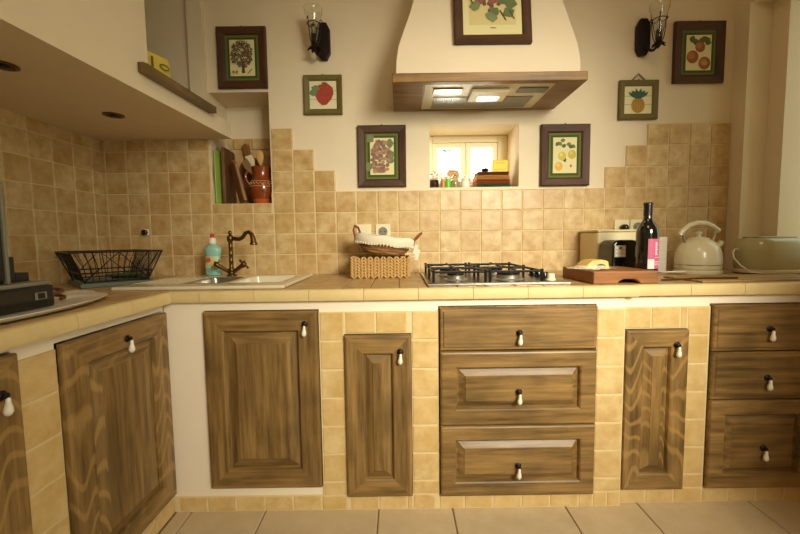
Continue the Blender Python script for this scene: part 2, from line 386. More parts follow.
# left run front (faces +X)
OPL = dict(door1=(-.985, -.588, .072, .716), door0=(-1.50, -1.083, .05, .728))
ys = sorted({-1.9, -.579} | {v for o in OPL.values() for v in o[:2]}); zs = sorted({0, .742} | {v for o in OPL.values() for v in o[2:]})
wl = struct(cells('wall_counter_left', [XF-.08, XF-.002], ys, zs, lambda x, y, z: not any(in_(o, y, z) for o in OPL.values()), PLASTER_PINK))
gb = MB(); gb.box(XF-.0018, XF+.0030, -1.0815, -.987, 0, .703, GROUT); gb.box(XF-.0018, XF+.0030, -1.9, -1.502, 0, .703, GROUT); gb.build('grout', wl)
lay([(-1.081, -.987, a, c) for a, c in rows+[(0, .055)]]+[(-.987+.1*i, -.887+.1*i, 0, .055) for i in range(4)], [], on_yz(XF-.003), FACE_TILE, wl)

# ------------------------------------------------------------ countertop
ct = cells('countertop', [XL+.004, -1.0, -.972, -.6, .603, XE-.002], [-1.9, -.585, -.568, -.48, -.18, -.004], [.743, .776],
    lambda x, y, z: (x < -.972 or y > -.585) and not (-1.0 < x < -.6 and -.48 < y < -.18) and not (x > .603 and y < -.568), GROUT)
tag(ct, 'L-shaped kitchen worktop covered in tan ceramic tiles with rounded yellow edge tiles', 'countertop')
rects = []
ex = [XL+.006]+[-1.6+.1*i for i in range(0, 32)]; ex[-1] = XE-.003
yy = [-.004, -.08]+[-.08-.1*i for i in range(1, 19)]
for i in range(len(ex)-1):
    for j in range(len(yy)-1):
        x0, x1, y1, y0 = ex[i], ex[i+1], yy[j], yy[j+1]
        if x0 >= -.98 or y1 > -.585+.02:
            ylim = -.58 if x0 < .6 else -.566
            if y0 < ylim: y0 = ylim
            if x0 < -.98 and x1 > -.97: pass
        if y1 <= -.575 and x0 > -.99: continue
        if y1-y0 < .02: continue
        if y1 <= -.575: x1 = min(x1, -.975)
        if x1-x0 < .02: continue
        rects.append((x0, x1, y0, y1))
for r in [q for q in rects]:
    pass
lay(rects, [(-1.0, -.6, -.48, -.18)], on_xy(.775), TOP_TILE, ct, .003, .0075, wob=0)
def nose_mesh(length, side):
    prof = [(0, .0408), (-.012, .0405), (-.018, .0375), (-.0205, .032), (-.021, .018), (-.021, .008), (-.0195, .003), (0, .002)]
    b = MB(); rws = [[(x, y, z) for y, z in prof] for x in (-length/2, length/2)]; b.grid(rws, EDGE_TILE, closed_u=True, cap=True); return b
_nm = {}
def nose(length, M):
    k = round(length, 3)
    if k not in _nm:
        o = nose_mesh(length-.0014, 1).build('edge_tile', ct); _nm[k] = o
    else:
        o = _nm[k].copy(); C.objects.link(o); o.parent = ct
    o.matrix_world = M
x = -.955+.0
js = [-.972, -.867, -.684, -.501, -.318, -.135, .048, .231, .414, .603]
for a, c in zip(js[:-1], js[1:]): nose(c-a, Matrix.Translation(((a+c)/2, -.578, .742)))
js = [.603, .786, .969, 1.152, 1.335, 1.498]
for a, c in zip(js[:-1], js[1:]): nose(c-a, Matrix.Translation(((a+c)/2, -.564, .742)))
for k in range(7):
    a = -.603-.183*k; nose(.183, Matrix.Translation((-.976, a-.0915, .742)) @ Matrix.Rotation(R(90), 4, 'Z'))

# ------------------------------------------------------------ cabinets
def ring(b, w, h, prof, mh, mv, cap=None, x0=None):
    P = lambda d, y: [(-w/2+d, y, d), (w/2-d, y, d), (w/2-d, y, h-d), (-w/2+d, y, h-d)]
    rs = [P(d, y) for d, y in prof]
    for i in range(len(rs)-1):
        for j in range(4):
            b.face([rs[i][j], rs[i][(j+1) % 4], rs[i+1][(j+1) % 4], rs[i+1][j]], mh if j % 2 == 0 else mv)
    if cap: b.face(rs[-1], cap)
def pull(parent, x, z):
    a = MB(); M = Matrix.Translation((x, -.022, z)) @ Matrix.Rotation(R(90), 4, 'X')
    a.lathe([(.001, -.001), (.0095, 0), (.0105, .002), (.008, .004), (.0045, .006), (.0045, .007), (.0065, .009), (.0065, .012), (.003, .014)], IRON, 14, M)
    a.build('knob_mount', parent)
    a = MB(); a.tube([(x, -.033, z+.001), (x+.001, -.035, z-.006)], .0016, IRON, 6)
    a.lathe([(.002, .0), (.0042, -.003), (.0045, -.010), (.0075, -.021), (.0085, -.028), (.006, -.034), (.001, -.037)], WHITE, 14, Matrix.Rotation(R(4), 4, 'Y'), (0, 0, 0))
    o = a.build('drop_pull', parent)
    # lathe is built about the origin: move those vertices to the hook
    for v in o.data.vertices:
        if abs(v.co.x-x) > .003 or v.co.y > -.025:
            if v.co.length < .06: v.co += Vector((x+.001, -.035, z-.004))
    return o
def leaf(parent, name, w, h, x, z, fw, slope, wh, wv, panelled=True, knob=(0, 0), pv=True, ph=False):
    b = MB()
    if panelled:
        ring(b, w, h, [(.0, .0), (0, -.013), (.0025, -.018), (.007, -.020), (fw-.004, -.020), (fw, -.0165), (fw+.003, -.006), (fw+.003, 0)], wh, wv)
        b.face([(-w/2, 0, 0), (w/2, 0, 0), (w/2, 0, h), (-w/2, 0, h)], wv)
    else:
        ring(b, w, h, [(.0, .0), (0, -.013), (.003, -.016), (.010, -.0165), (.013, -.020)], wh, wv, wh)
        b.face([(-w/2, 0, 0), (w/2, 0, 0), (w/2, 0, h), (-w/2, 0, h)], wv)
    o = b.build(name, parent, loc=(x, 0, z))
    if panelled:
        b = MB(); d0 = fw+.003
        pw = wv if not ph else wh
        if wv is WF_Z: pw = WD_Z
        ring(b, w, h, [(d0, -.002), (d0, -.0045), (d0+.004, -.005), (d0+slope, -.0165), (d0+slope+.002, -.019)], wh, wv, pw)
        b.build('panel', o)
    pull(o, knob[0], knob[1]); return o
def cabinet(name, label, x0, x1, z0, z1, loc, rz, body_top=None):
    t = thing(name, label, 'cabinet', loc, rz); w = x1-x0
    b = MB(); b.box(-w/2+.003, w/2-.003, .0025, .42, 0.003, (body_top or (z1-z0))-.003, WD_Z); b.build('body', t)
    return t
o1 = OPS['sink']; c = cabinet('sink_cabinet', 'wide single-door wooden cupboard set in white plaster below the sink', o1[0], o1[1], o1[2], o1[3], ((o1[0]+o1[1])/2, YF+.006, o1[2]), 0, .55)
leaf(c, 'door', .386, .623, 0, .003, .068, .036, WD_X, WD_Z, True, (.152, .58))
o1 = OPS['narrow']; c = cabinet('narrow_cabinet', 'narrow wooden cupboard with one tall door below the wicker baskets', o1[0], o1[1], o1[2], o1[3], ((o1[0]+o1[1])/2, YF-.001, o1[2]), 0)
leaf(c, 'door', .225, .570, 0, .003, .064, .026, WD_X, WD_Z, True, (.076, .515))
o1 = OPS['drawers']; c = cabinet('drawer_cabinet', 'wide wooden cabinet of three drawers below the gas hob', o1[0], o1[1], o1[2], o1[3], ((o1[0]+o1[1])/2, YF-.001, o1[2]), 0)
leaf(c, 'drawer', .530, .252, 0, .004, .052, .024, WD_X, WD_X, True, (0, .112), ph=True)
leaf(c, 'drawer', .530, .256, 0, .259, .056, .024, WD_X, WD_X, True, (0, .118), ph=True)
leaf(c, 'drawer', .530, .144, 0, .520, 0, 0, WD_X, WD_X, False, (0, .060))
o1 = OPR['rdoor']; c = cabinet('narrow_cabinet', 'narrow cupboard with pale wavy wood grain below the wine bottle', o1[0], o1[1], o1[2], o1[3], ((o1[0]+o1[1])/2, YF2-.001, o1[2]), 0)
leaf(c, 'door', .215, .570, 0, .002, .060, .026, WD_X, WF_Z, True, (.062, .52))
o1 = OPR['rdraw']; c = cabinet('drawer_cabinet', 'dark three-drawer cabinet at the far right below the kettle and toaster', o1[0], o1[1], o1[2], o1[3], ((o1[0]+o1[1])/2, YF2-.001, o1[2]), 0)
leaf(c, 'drawer', .370, .318, 0, .003, .052, .024, WD_X, WD_X, True, (0, .150))
leaf(c, 'drawer', .370, .166, 0, .325, 0, 0, WD_X, WD_X, False, (0, .078))
leaf(c, 'drawer', .370, .158, 0, .495, 0, 0, WD_X, WD_X, False, (0, .078))
o1 = OPL['door1']; c = cabinet('corner_cabinet', 'wooden cupboard with wavy pale grain in the left run, beside the corner', o1[0], o1[1], o1[2], o1[3], (XF+.001, (o1[0]+o1[1])/2, o1[2]), R(90), .55)
leaf(c, 'door', .390, .638, 0, .003, .066, .030, WF_X, WF_Z, True, (0, .60))
o1 = OPL['door0']; c = cabinet('left_cabinet', 'wooden cupboard cut off by the left edge of the view, below the coffee machine', o1[0], o1[1], o1[2], o1[3], (XF+.001, (o1[0]+o1[1])/2, o1[2]), R(90))
leaf(c, 'door', .411, .672, 0, .003, .07, .03, WF_X, WF_Z, True, (.162, .60))

# ------------------------------------------------------------ hood
hd = thing('extractor_hood', 'plastered chimney hood with a wooden shelf rim over the gas hob', 'extractor hood', (0, 0, 0))
HX0, HX1, HY, HZ = -.216, .545, -.335, 1.554
b = MB()
secs = [(1.590, -.200, .522, -.318), (1.64, -.199, .521, -.316), (1.70, -.190, .514, -.308), (1.76, -.170, .500, -.297), (1.84, -.142, .478, -.282), (1.95, -.112, .446, -.265), (2.2, -.06, .40, -.235), (2.6, -.02, .36, -.21)]
b.grid([[(x0, y, z), (x1, y, z), (x1, .0, z), (x0, .0, z)] for z, x0, x1, y in secs], PLASTER, closed_u=True, smooth=False, cap=True)
o = b.build('plaster_body', hd)
b = MB()
hs = cells('wood_rim', [HX0, -.088, .434, HX1], [HY, HY+.03, -.02, -.001], [HZ, HZ+.012, HZ+.036], lambda x, y, z: not (-.088 < x < .434 and HY+.03 < y < -.02 and z < HZ+.012), HOODW, hd)
b.bm.free(); bevel(hs, .004)
b = MB()
IX0, IX1, IY0, IY1 = -.086, .432, HY+.032, -.022
b.box(IX0, IX1, IY0, IY1, HZ+.002, HZ+.0115, mat('pale_metal', (206, 196, 166), .4, .3))
o = b.build('filter_housing', hd)
b = MB()   # mesh grille
for i in range(44):
    x = IX0+.05+i*.0098; b.box(x, x+.004, IY0+.13, IY1-.02, HZ-.001, HZ+.0018, STEEL)
for j in range(13):
    y = IY0+.132+j*.0105; b.box(IX0+.045, IX0+.475, y, y+.004, HZ-.0015, HZ+.0013, STEEL)
gr = b.build('filter_grille', hd, weld=False); gr['kind'] = 'stuff'
b = MB(); b.box(.108, .262, IY0+.04, IY0+.155, HZ-.012, HZ+.0015, CREAMP, bev=.003); o = b.build('lamp_housing', hd)
b = MB(); b.box(.145, .232, IY0+.095, IY0+.140, HZ-.0145, HZ-.0122, mat('lit_lamp', (255, 236, 190), .4, emit=1.5)); b.build('lamp_lens', o)
b = MB(); b.box(-.05, .07, IY0+.035, IY0+.085, HZ-.003, HZ+.0015, STEEL, bev=.001); b.build('control_panel', hd)
b = MB(); b.box(.30, .42, IY0+.035, IY0+.085, HZ-.003, HZ+.0015, GREY, bev=.001); b.build('control_panel', hd)

# ------------------------------------------------------------ pictures
def picture(name, label, x0, x1, z0, z1, fw, mats, art, ac, mat_on=True, paper=None, y=0, tilt=0, group=None):
    cx, w, h = (x0+x1)/2, x1-x0, z1-z0
    t = thing(name, label, 'picture', (cx, y, z0), rot=(tilt, 0, 0))
    b = MB(); ring(b, w, h, [(0, .0005), (0, -.014), (.004, -.018), (fw*.55, -.015), (fw-.006, -.013), (fw, -.008), (fw, -.001)], *mats)
    b.face([(-w/2, .0005, 0), (w/2, .0005, 0), (w/2, .0005, h), (-w/2, .0005, h)], mats[0]); b.build('frame', t)
    d = fw; px0, px1, pz0, pz1 = -w/2+d, w/2-d, d, h-d
    if mat_on:
        b = MB(); b.box(px0, px1, -.005, -.001, pz0, pz1, GREENMAT); b.build('mount', t)
        m = w*.065; px0 += m; px1 -= m; pz0 += m; pz1 -= m
        b = MB(); q = .0022; b.box(px0-q*2, px1+q*2, -.0056, -.005, pz0-q*2, pz1+q*2, DGREEN); b.build('mount_line', t)
        m = .006; px0 += m; px1 -= m; pz0 += m; pz1 -= m
    b = MB(); b.box(px0, px1, -.0066, -.0056 if mat_on else -.001, pz0, pz1, paper or PAPER)
    W_, H_ = px1-px0, pz1-pz0; rnd = random.Random(ac)
    lay_y = [-.0068]
    def poly(pts, m):
        b.face([(px0+u*W_, lay_y[0], pz0+v*H_) for u, v in pts], m); lay_y[0] -= .00002
    def disc(u, v, r, m, asp=1, n=14, rot=0):
        poly([(u+r*math.cos(a*2*math.pi/n+rot), v+r*asp*math.sin(a*2*math.pi/n+rot)*W_/H_) for a in range(n)], m)
    art(poly, disc, rnd); b.build('print', t, weld=False)
    b = MB(); b.lathe([(.001, 0), (.004, .001), (.004, .005), (.001, .007)], BRONZE, 8, c=(0, -.006, h)); b.build('hanging_ring', t)
    return t
K = lambda n, c: mat('print_'+n, c, .8)
def leafp(poly, u, v, L_, a, m, wd=.35):
    ca, sa = math.cos(a), math.sin(a)
    poly([(u+L_*(s*ca-t*sa), v+.72*L_*(s*sa+t*ca)) for s, t in ((0, 0), (.3, wd*.8), (.6, wd), (1, 0), (.6, -wd), (.3, -wd*.8))], m)
def art_tree(poly, disc, r):
    m = [K('tree1', (112, 92, 58)), K('tree2', (140, 120, 80)), K('tree3', (86, 70, 42))]
    poly([(.46, .08), (.60, .08), (.55, .40), (.50, .40)], m[2])
    for k in range(9):
        a = R(25+k*16); poly([(.52, .30), (.54, .31), (.53+.42*math.cos(a), .36+.48*math.sin(a))], m[2])
    for k in range(430):
        a = r.uniform(0, 6.28); q = math.sqrt(r.random()); leafp(poly, .5+.44*q*math.cos(a), .60+.36*q*math.sin(a), r.uniform(.05, .09), r.uniform(0, 6.3), m[k % 3])
    for u in (.16, .30): disc(u, .10, .055, K('ochre', (176, 140, 76)))
    poly([(.72, .05), (.76, .05), (.92, .17), (.88, .17)], m[2])
def art_grapes(poly, disc, r):
    g = K('leafgreen', (120, 126, 84)); m = [K('grape1', (150, 112, 92)), K('grape2', (172, 134, 108)), K('grape3', (136, 102, 84))]
    for u, v, a in ((.7, .85, 0), (.75, .5, .4), (.2, .9, 2.4), (.8, .3, 1), (.15, .2, 3)): leafp(poly, u-.05, v, .36, a, g, .5)
    for k in range(130):
        v = r.random(); wv = .16+.24*math.sin(math.pi*min(1, v*.8+.15)); disc(.44+r.uniform(-wv, wv), .08+.84*v, .072, m[k % 3], n=9)
def art_lemons(poly, disc, r):
    g = K('lemonleaf', (110, 122, 66)); gg = K('lemonleaf2', (86, 100, 58))
    for u, v, a in ((.2, .86, -.5), (.35, .74, .3), (.55, .80, .1), (.75, .78, -.4), (.1, .76, .8), (.45, .45, -1.2), (.3, .9, .2), (.85, .72, 2.9)): leafp(poly, u, v, .22, a, g if v > .77 else gg)
    for u, v, c in ((.38, .48, (206, 186, 84)), (.80, .52, (196, 176, 74)), (.25, .19, (222, 172, 78))): disc(u, v, .17, K('fr%d' % c[1], c), 1.1); disc(u-.04, v+.04, .07, K('fh%d' % c[1], tuple(min(255, q+22) for q in c)), 1.1)
    disc(.76, .2, .05, K('fr2', (150, 140, 60)), 1.2)
def art_apples(poly, disc, r):
    g = K('appleleaf', (92, 96, 50))
    for u, v, a in ((.1, .9, -.2), (.25, .78, .1), (.55, .9, -.3), (.7, .8, .5), (.45, .82, 0), (.8, .7, 1.2)): leafp(poly, u, v, .28, a, g, .5)
    for u, v, q in ((.55, .66, .2), (.26, .38, .24), (.74, .2, .24)):
        disc(u, v, q, K('apple1', (150, 88, 48)), 1.05); disc(u-.05, v+.04, q*.6, K('apple2', (178, 116, 60)), 1)
    disc(.74, .2, .12, K('appleflesh', (186, 150, 84)), .8)
def planks(poly):
    for v in (.33, .64): poly([(0, v), (1, v), (1, v+.016), (0, v+.016)], K('plankline', (150, 138, 100)))
def art_straw(poly, disc, r):
    planks(poly); red = K('berry', (166, 62, 46)); gr = K('berryleaf', (110, 132, 92))
    poly([(.16, .58), (.22, .76), (.36, .87), (.52, .90), (.70, .89), (.86, .76), (.89, .55), (.80, .34), (.62, .15), (.46, .13), (.30, .27)], red)
    for u, v, a in ((.2, .72, 2.8), (.12, .62, 3.3)): leafp(poly, u+.18, v-.02, .34, a, gr, .5)
    for k in range(26):
        u, v = r.uniform(.33, .78), r.uniform(.28, .8); disc(u, v, .011, K('seed', (214, 120, 84)), n=6)
    for a in range(5): leafp(poly, .55, .86, .16, 2.2-a*.4, K('stem', (140, 84, 50)), .3)
def art_pine(poly, disc, r):
    planks(poly); body = K('pine', (182, 140, 58)); dk = K('pinedk', (140, 100, 42)); lf = K('pineleaf', (60, 92, 76))
    poly([(.5+.25*math.cos(a*.3927), .31+.29*math.sin(a*.3927)) for a in range(16)], body)
    for i in range(7):
        for j in range(6):
            u, v = .3+.4*j/5+(.04 if i % 2 else -.03), .08+i*.078
            if (u-.5)**2/.05+(v-.31)**2/.07 < 1: disc(u, v, .022, dk, 1.3, 6)
    for k in range(16): leafp(poly, .5, .54, .46+.10*math.sin(k*2.3), R(38+k*6.9), lf, .12)
def art_bigvine(poly, disc, r):
    g = K('vineleaf', (104, 116, 72)); g2 = K('vineleaf2', (126, 136, 88)); m = [K('vg1', (124, 72, 66)), K('vg2', (150, 96, 84))]
    poly([(.10, .14), (.90, .14), (.90, .97), (.10, .97)], K('vinebg', (214, 196, 138)))
    for k in range(70): disc(.42+r.uniform(-.18, .2), .52+r.uniform(-.10, .30), .036, m[k % 2], n=9)
    for k in range(22): disc(.50+r.uniform(-.05, .06), .28+r.uniform(-.02, .28), .03, m[k % 2], n=9)
    for u, v, a, q in ((.30, .42, 3.3, .2), (.25, .46, 4.2, .18), (.3, .40, 2.6, .14), (.70, .46, -.2, .24), (.72, .38, -1.0, .22), (.62, .44, .8, .2), (.60, .38, -2.3, .2), (.50, .30, -1.5, .18), (.48, .32, -2.1, .15), (.75, .7, .4, .2), (.6, .8, .9, .2), (.2, .8, 2.4, .2)):
        leafp(poly, u, v, q, a, g if q > .18 else g2, .48)
    for q in ((.78, .34, .86, .22), (.62, .34, .72, .20), (.12, .52, .16, .44)): poly([(q[0], q[1]), (q[0]+.02, q[1]+.01), (q[2]+.02, q[3]), (q[2], q[3])], K('twig', (84, 60, 36)))
    poly([(.46, .09), (.56, .09), (.56, .10), (.46, .10)], K('caption', (150, 130, 90)))
picture('framed_picture', 'dark framed print of a leafy tree with green mount, above the wall niche', -1.038, -.808, 1.668, 1.946, .036, (FRWX, FRW), art_tree, 1)
picture('framed_picture', 'dark framed grape cluster print with green mount, left of the small window', -.389, -.159, 1.200, 1.489, .037, (FRWX, FRW), art_grapes, 2)
picture('framed_picture', 'dark framed yellow lemons print with green mount, right of the small window', .485, .719, 1.194, 1.483, .039, (FRWX, FRW), art_lemons, 3)
picture('framed_picture', 'dark framed red apples print with green mount at top right', 1.105, 1.342, 1.665, 1.944, .038, (FRWX, FRW), art_apples, 4)
picture('fruit_plaque', 'small olive-framed plaque with a red strawberry on white boards', -.638, -.458, 1.543, 1.723, .026, (OLIVE, OLIVE), art_straw, 5, False, mat('whiteboard', (226, 216, 180), .7))
t = picture('fruit_plaque', 'small olive-framed plaque with a pineapple, hanging from a triangular loop', .853, 1.037, 1.501, 1.681, .027, (OLIVE, OLIVE), art_pine, 6, False, mat('whiteboard2', (226, 216, 170), .7))
b = MB(); b.tube([(-.034, -.006, .178), (0, -.004, .212), (.034, -.006, .178)], .003, OLIVE, 6); b.build('hanging_loop', t)
hp = picture('framed_picture', 'large brown framed vine and grapes print on the front of the hood', .028, .330, 1.702, 2.06, .036, (FRWX, FRW), art_bigvine, 7, False, y=-.312, tilt=R(-8.0))

# ------------------------------------------------------------ wall sconces
def sconce(label, x, side):
    t = thing('wall_sconce', label, 'wall lamp', (x, 0, 1.79), group=None)
    b = MB(); b.prism([(-.012, 0), (.018, 0), (.034, .03), (.034, .135), (.018, .166), (-.012, .166), (-.028, .135), (-.028, .03)], -.022, .001, IRON); o = bevel(b.build('back_plate', t), .004)
    s = side
    b = MB(); pts = []
    for k in range(9):
        a = R(-90+k*20); pts.append((s*.006+s*.020*k/8, -.030-.058*math.sin(math.pi/2*k/8), .030-.034*math.sin(math.pi*k/8)+.004*k/8))
    b.tube(pts, .006, IRON, 8); b.build('arm', t)
    n_before = set(t.children)
    cx, cy = s*.026, -.088
    b = MB(); b.lathe([(.004, .03), (.011, .04), (.017, .05), (.014, .056), (.012, .06), (.012, .105), (.009, .108)], IRON, 14, c=(cx, cy, 0))
    for k in range(6):
        a = k*math.pi/3; d = Vector((math.cos(a), math.sin(a), 0)); p = Vector((cx, cy, .048)); q = Vector((-d.y, d.x, 0))
        b.face([p, p+d*.016+q*.010+Vector((0, 0, .004)), p+d*.034+Vector((0, 0, -.012)), p+d*.016-q*.010+Vector((0, 0, .004))], IRON)
    b.build('candle_socket', t)
    b = MB(); b.tube([(cx+.029*math.cos(a*.5236), cy+.029*math.sin(a*.5236), .150) for a in range(12)], .0018, IRON, 6, True)
    for a in (0, 2.1, 4.2):
        d = Vector((math.cos(a), math.sin(a), 0))
        b.tube([Vector((cx, cy, .05))+d*.012, Vector((cx, cy, .08))+d*.024, Vector((cx, cy, .12))+d*.03, Vector((cx, cy, .15))+d*.031, Vector((cx, cy, .160))+d*.040, Vector((cx, cy, .168))+d*.036, Vector((cx, cy, .163))+d*.032], .002, IRON, 6)
    b.build('shade_holder', t)
    b = MB(); pr = [(.012, .062), (.016, .09), (.022, .12), (.027, .15), (.033, .175), (.040, .20), (.041, .218)]
    pi = [(r-.0015, z) for r, z in pr[::-1]]
    b.lathe(pr+pi, GLASS, 20, c=(cx, cy, 0)); b.build('glass_shade', t)
    b = MB(); b.lathe([(.007, .108), (.008, .115), (.012, .13), (.009, .148), (.002, .158)], GLASS, 12, c=(cx, cy, 0)); b.build('bulb', t)
    for q in t.children:
        if q not in n_before: q.location.z -= .030
    return t
sconce('black iron wall lamp with clear glass shade, left of the hood above the strawberry plaque', -.541, -1)
sconce('black iron wall lamp with clear glass shade, right of the hood above the pineapple plaque', .952, 1)

# ------------------------------------------------------------ spotlights in the soffit
sp = None
for lb, y in (('recessed spotlight in the underside of the left box, the one nearer the corner', -.36), ('recessed spotlight in the underside of the left box, the one at the left edge', -.775)):
    if sp is None:
        sp = thing('recessed_spotlight', lb, 'spotlight', (-1.285, y, 1.437), group='spotlights under the left box')
        b = MB(); b.lathe([(.036, .0), (.036, -.003), (.028, -.005), (.024, -.001)], BRONZE, 20); b.build('trim_ring', sp)
        b = MB(); b.lathe([(.024, -.0005), (.020, -.006), (.012, -.009), (.001, -.010)], BLACK, 16); b.build('lamp', sp)
    else:
        q = copy_tree(sp); q.location.y = y; q['label'] = lb; q.location.x = -1.276

# ------------------------------------------------------------ outlets
def outlet(label, x, z, kind, n='wall_socket'):
    t = thing(n, label, 'switch' if kind == 'switch' else 'socket', (x, -.0065, z), group=None)
    b = MB(); b.box(-.036, .036, -.008, 0, -.036, .036, CREAMP, bev=.002); b.build('cover_plate', t)
    b = MB()
    if kind == 'switch': b.box(-.027, .027, -.0105, -.0079, -.027, .027, CREAMP, bev=.001); b.build('rocker', t)
    else:
        M = Matrix.Translation((0, -.0079, 0)) @ Matrix.Rotation(R(90), 4, 'X')
        b.lathe([(.022, 0), (.022, .0025), (.019, .003), (.0185, .0005), (.001, .0004)], GREY if kind == 'grey' else CREAMP, 20, M)
        b.lathe([(.0028, .0005), (.0028, .0011), (.0001, .0012)], BLACK, 8, M, (.009, 0, 0)); b.lathe([(.0028, .0005), (.0028, .0011), (.0001, .0012)], BLACK, 8, M, (-.009, 0, 0)); b.build('socket_well', t)
    return t
outlet('cream switch plate behind the upper basket, left of the socket', -.368, .986, 'switch', 'light_switch')
outlet('cream wall socket behind the cloth-lined basket', -.275, .986, 'grey')
outlet('cream wall socket with a black plug in it above the cream box', .882, .992, 'plain')
outlet('cream empty wall socket between the black plug and the bottle neck', .958, .992, 'grey')
b = MB(); b.lathe([(.015, 0), (.017, .004), (.017, .022), (.012, .032), (.007, .036)], BLACK, 16, Matrix.Translation((.884, -.0175, .988)) @ Matrix.Rotation(R(90), 4, 'X'))
tag(b.build('plug'), 'round black plug in the wall socket above the cream box', 'plug')
t = thing('wall_hook', 'small black and white knob hook on the tiles above the dish rack', 'hook', (-1.42, -.0065, .997))
b = MB(); b.box(-.012, .012, -.005, 0, -.014, .016, WHITE, bev=.002); b.build('base', t)
b = MB(); b.lathe([(.005, 0), (.005, .008), (.013, .014), (.013, .024), (.008, .028)], BLACK, 14, Matrix.Translation((.003, -.005, 0)) @ Matrix.Rotation(R(90), 4, 'X')); b.build('knob', t)

# ------------------------------------------------------------ small window
win = struct(bpy.data.objects.new('window_1', None)); C.objects.link(win); win.location = (.17, .2, 1.195)
WP = mat('window_paint', (244, 232, 196), .5)
b = MB(); w2, h2 = .215, .297
for q in ((-w2, -w2+.03, 0, h2), (w2-.05, w2, 0, h2), (-w2+.03, w2-.05, 0, .03), (-w2+.03, w2-.05, h2-.035, h2)): b.box(q[0], q[1], 0, .06, q[2], q[3], WP, bev=.003)
b.build('window_frame', win)
for (a, c) in ((-w2+.031, -.006), (-.004, w2-.051)):
    b = MB(); sw = .026
    for q in ((a, a+sw, .031, h2-.036), (c-sw, c, .031, h2-.036), (a+sw, c-sw, .031, .031+sw), (a+sw, c-sw, h2-.036-sw, h2-.036)): b.box(q[0], q[1], .008, .045, q[2], q[3], WP, bev=.002)
    s_ = b.build('sash', win)
    b = MB(); b.box(a+sw-.002, c-sw+.002, .024, .028, .03+sw, h2-.034-sw, PANE); b.build('pane', s_)
# greenery seen through the window
LEAF = mat('leaves', (120, 200, 150), .6); LEAF2 = mat('leaves_dark', (100, 184, 130), .6)
b = MB(); rl = random.Random(3)
for (cx, cz, sx, sz, n) in ((.12, 2.33, .28, .05, 420), (.78, 2.33, .20, .06, 420), (1.12, 2.18, .09, .16, 420)):
    for k in range(n):
        p = Vector((cx+rl.gauss(0, sx*.6), 3.6+rl.gauss(0, .15), cz+rl.gauss(0, sz*.6))); a = rl.uniform(0, 6.28); t_ = Vector((math.cos(a), rl.uniform(-.4, .4), math.sin(a)))*.05; n_ = Vector((-t_.z, .01, t_.x))*.45
        b.face([p-t_, p+n_, p+t_, p-n_], LEAF if k % 2 else LEAF2)
b.tube([(1.35, 3.65, -.05), (1.34, 3.7, 1.4), (1.25, 3.65, 2.2)], [.06, .05, .02], mat('bark', (90, 74, 54), .9), 8)
tag(b.build('garden_tree', weld=False), 'green garden foliage seen faintly through the small window', 'tree')
b = MB(); b.box(-3, 6, .37, 8, -.15, -.05, mat('garden_ground', (150, 160, 110), .9)); struct(b.build('ground'))

# things on the window ledge
ZS = 1.1955
GY = .10
def jar(name, label, cat, x, y, r, h, body, lidm=None, lid_h=.012, content=None, ch=.5, neck=None, group='jars on the small window ledge', knob=False):
    t = thing(name, label, cat, (x, y, ZS), group=None)
    b = MB(); nk = neck or r*.8
    pr = [(r*.9, 0), (r, .004), (r, h*.72), (nk, h*.9), (nk, h)]
    if body in (GLASS,): pr = pr+[(q-.0022, max(z, .003)) for q, z in pr[::-1]]
    b.lathe(pr, body, 18); b.build('body', t)
    if content: b = MB(); b.lathe([(r*.88, .004), (r*.93, .008), (r*.93, h*ch), (r*.5, h*ch+.002)], content, 16); b.build('contents', t)
    if lidm:
        b = MB(); b.lathe([(nk+.002, h), (nk+.002, h+lid_h), (nk*.7, h+lid_h+.003)]+([(.004, h+lid_h+.004), (.008, h+lid_h+.012), (.002, h+lid_h+.018)] if knob else []), lidm, 18); b.build('lid', t)
    return t
jar('coffee_jar', 'glass jar half full of dark brown coffee, leftmost on the window ledge', 'jar', -.020, .055, .024, .052, GLASS, GLASS, .02, mat('coffee', (70, 36, 18), .9), .8, knob=True)
t = jar('milk_jug', 'tall white jug behind the jars on the window ledge', 'jug', .012, .150, .028, .095, WHITE, None)
b = MB(); b.tube([(.026, 0, .075), (.045, 0, .07), (.045, 0, .03), (.027, 0, .02)], .004, WHITE, 8); b.build('handle', t)
jar('spice_jar', 'small amber jar with pale lid between the coffee and green jars', 'jar', .022, .035, .012, .042, mat('amber', (196, 130, 60), .3), CREAMP, .008)
jar('spice_jar', 'small bright green jar with a pale lid on the window ledge', 'jar', .047, .04, .014, .044, mat('greenjar', (110, 190, 60), .3), CREAMP, .012)
t = thing('paper_bag', 'crumpled tan paper bag behind the small jars on the window ledge', 'bag', (.085, .115, ZS), .2)
b = MB(); rb = random.Random(4)
b.grid([[(( -.03+.06*u)*(1+.05*rb.uniform(-1, 1)), s*(.018 if z < .07 else .006)+rb.uniform(-.002, .002), z) for u, s in ((0, -1), (.33, -1), (.66, -1), (1, -1), (1, 1), (.66, 1), (.33, 1), (0, 1))] for z in (0, .02, .045, .07, .085, .092)], mat('kraft', (206, 160, 100), .8), closed_u=True, cap=True, smooth=False); b.build('bag_body', t)
b = MB(); b.box(-.024, .024, -.009, .009, .0922, .099, mat('kraft2', (190, 146, 92), .8)); b.build('folded_top', t)
jar('glass_canister', 'clear glass canister with beige powder beside the green jar', 'jar', .082, .045, .022, .052, GLASS, GLASS, .008, mat('powder', (214, 196, 140), .9), .7, knob=True)
t = jar('sugar_bowl', 'round white lidded sugar pot with a knob, left of the folded cloths', 'pot', .133, .045, .023, .042, WHITE, WHITE, .005, neck=.017, knob=True)
b = MB()
for s in (-1, 1): b.tube([(s*.02, 0, .03), (s*.032, 0, .034), (s*.034, 0, .022), (s*.022, 0, .014)], .0025, WHITE, 6)
b.build('handle', t)
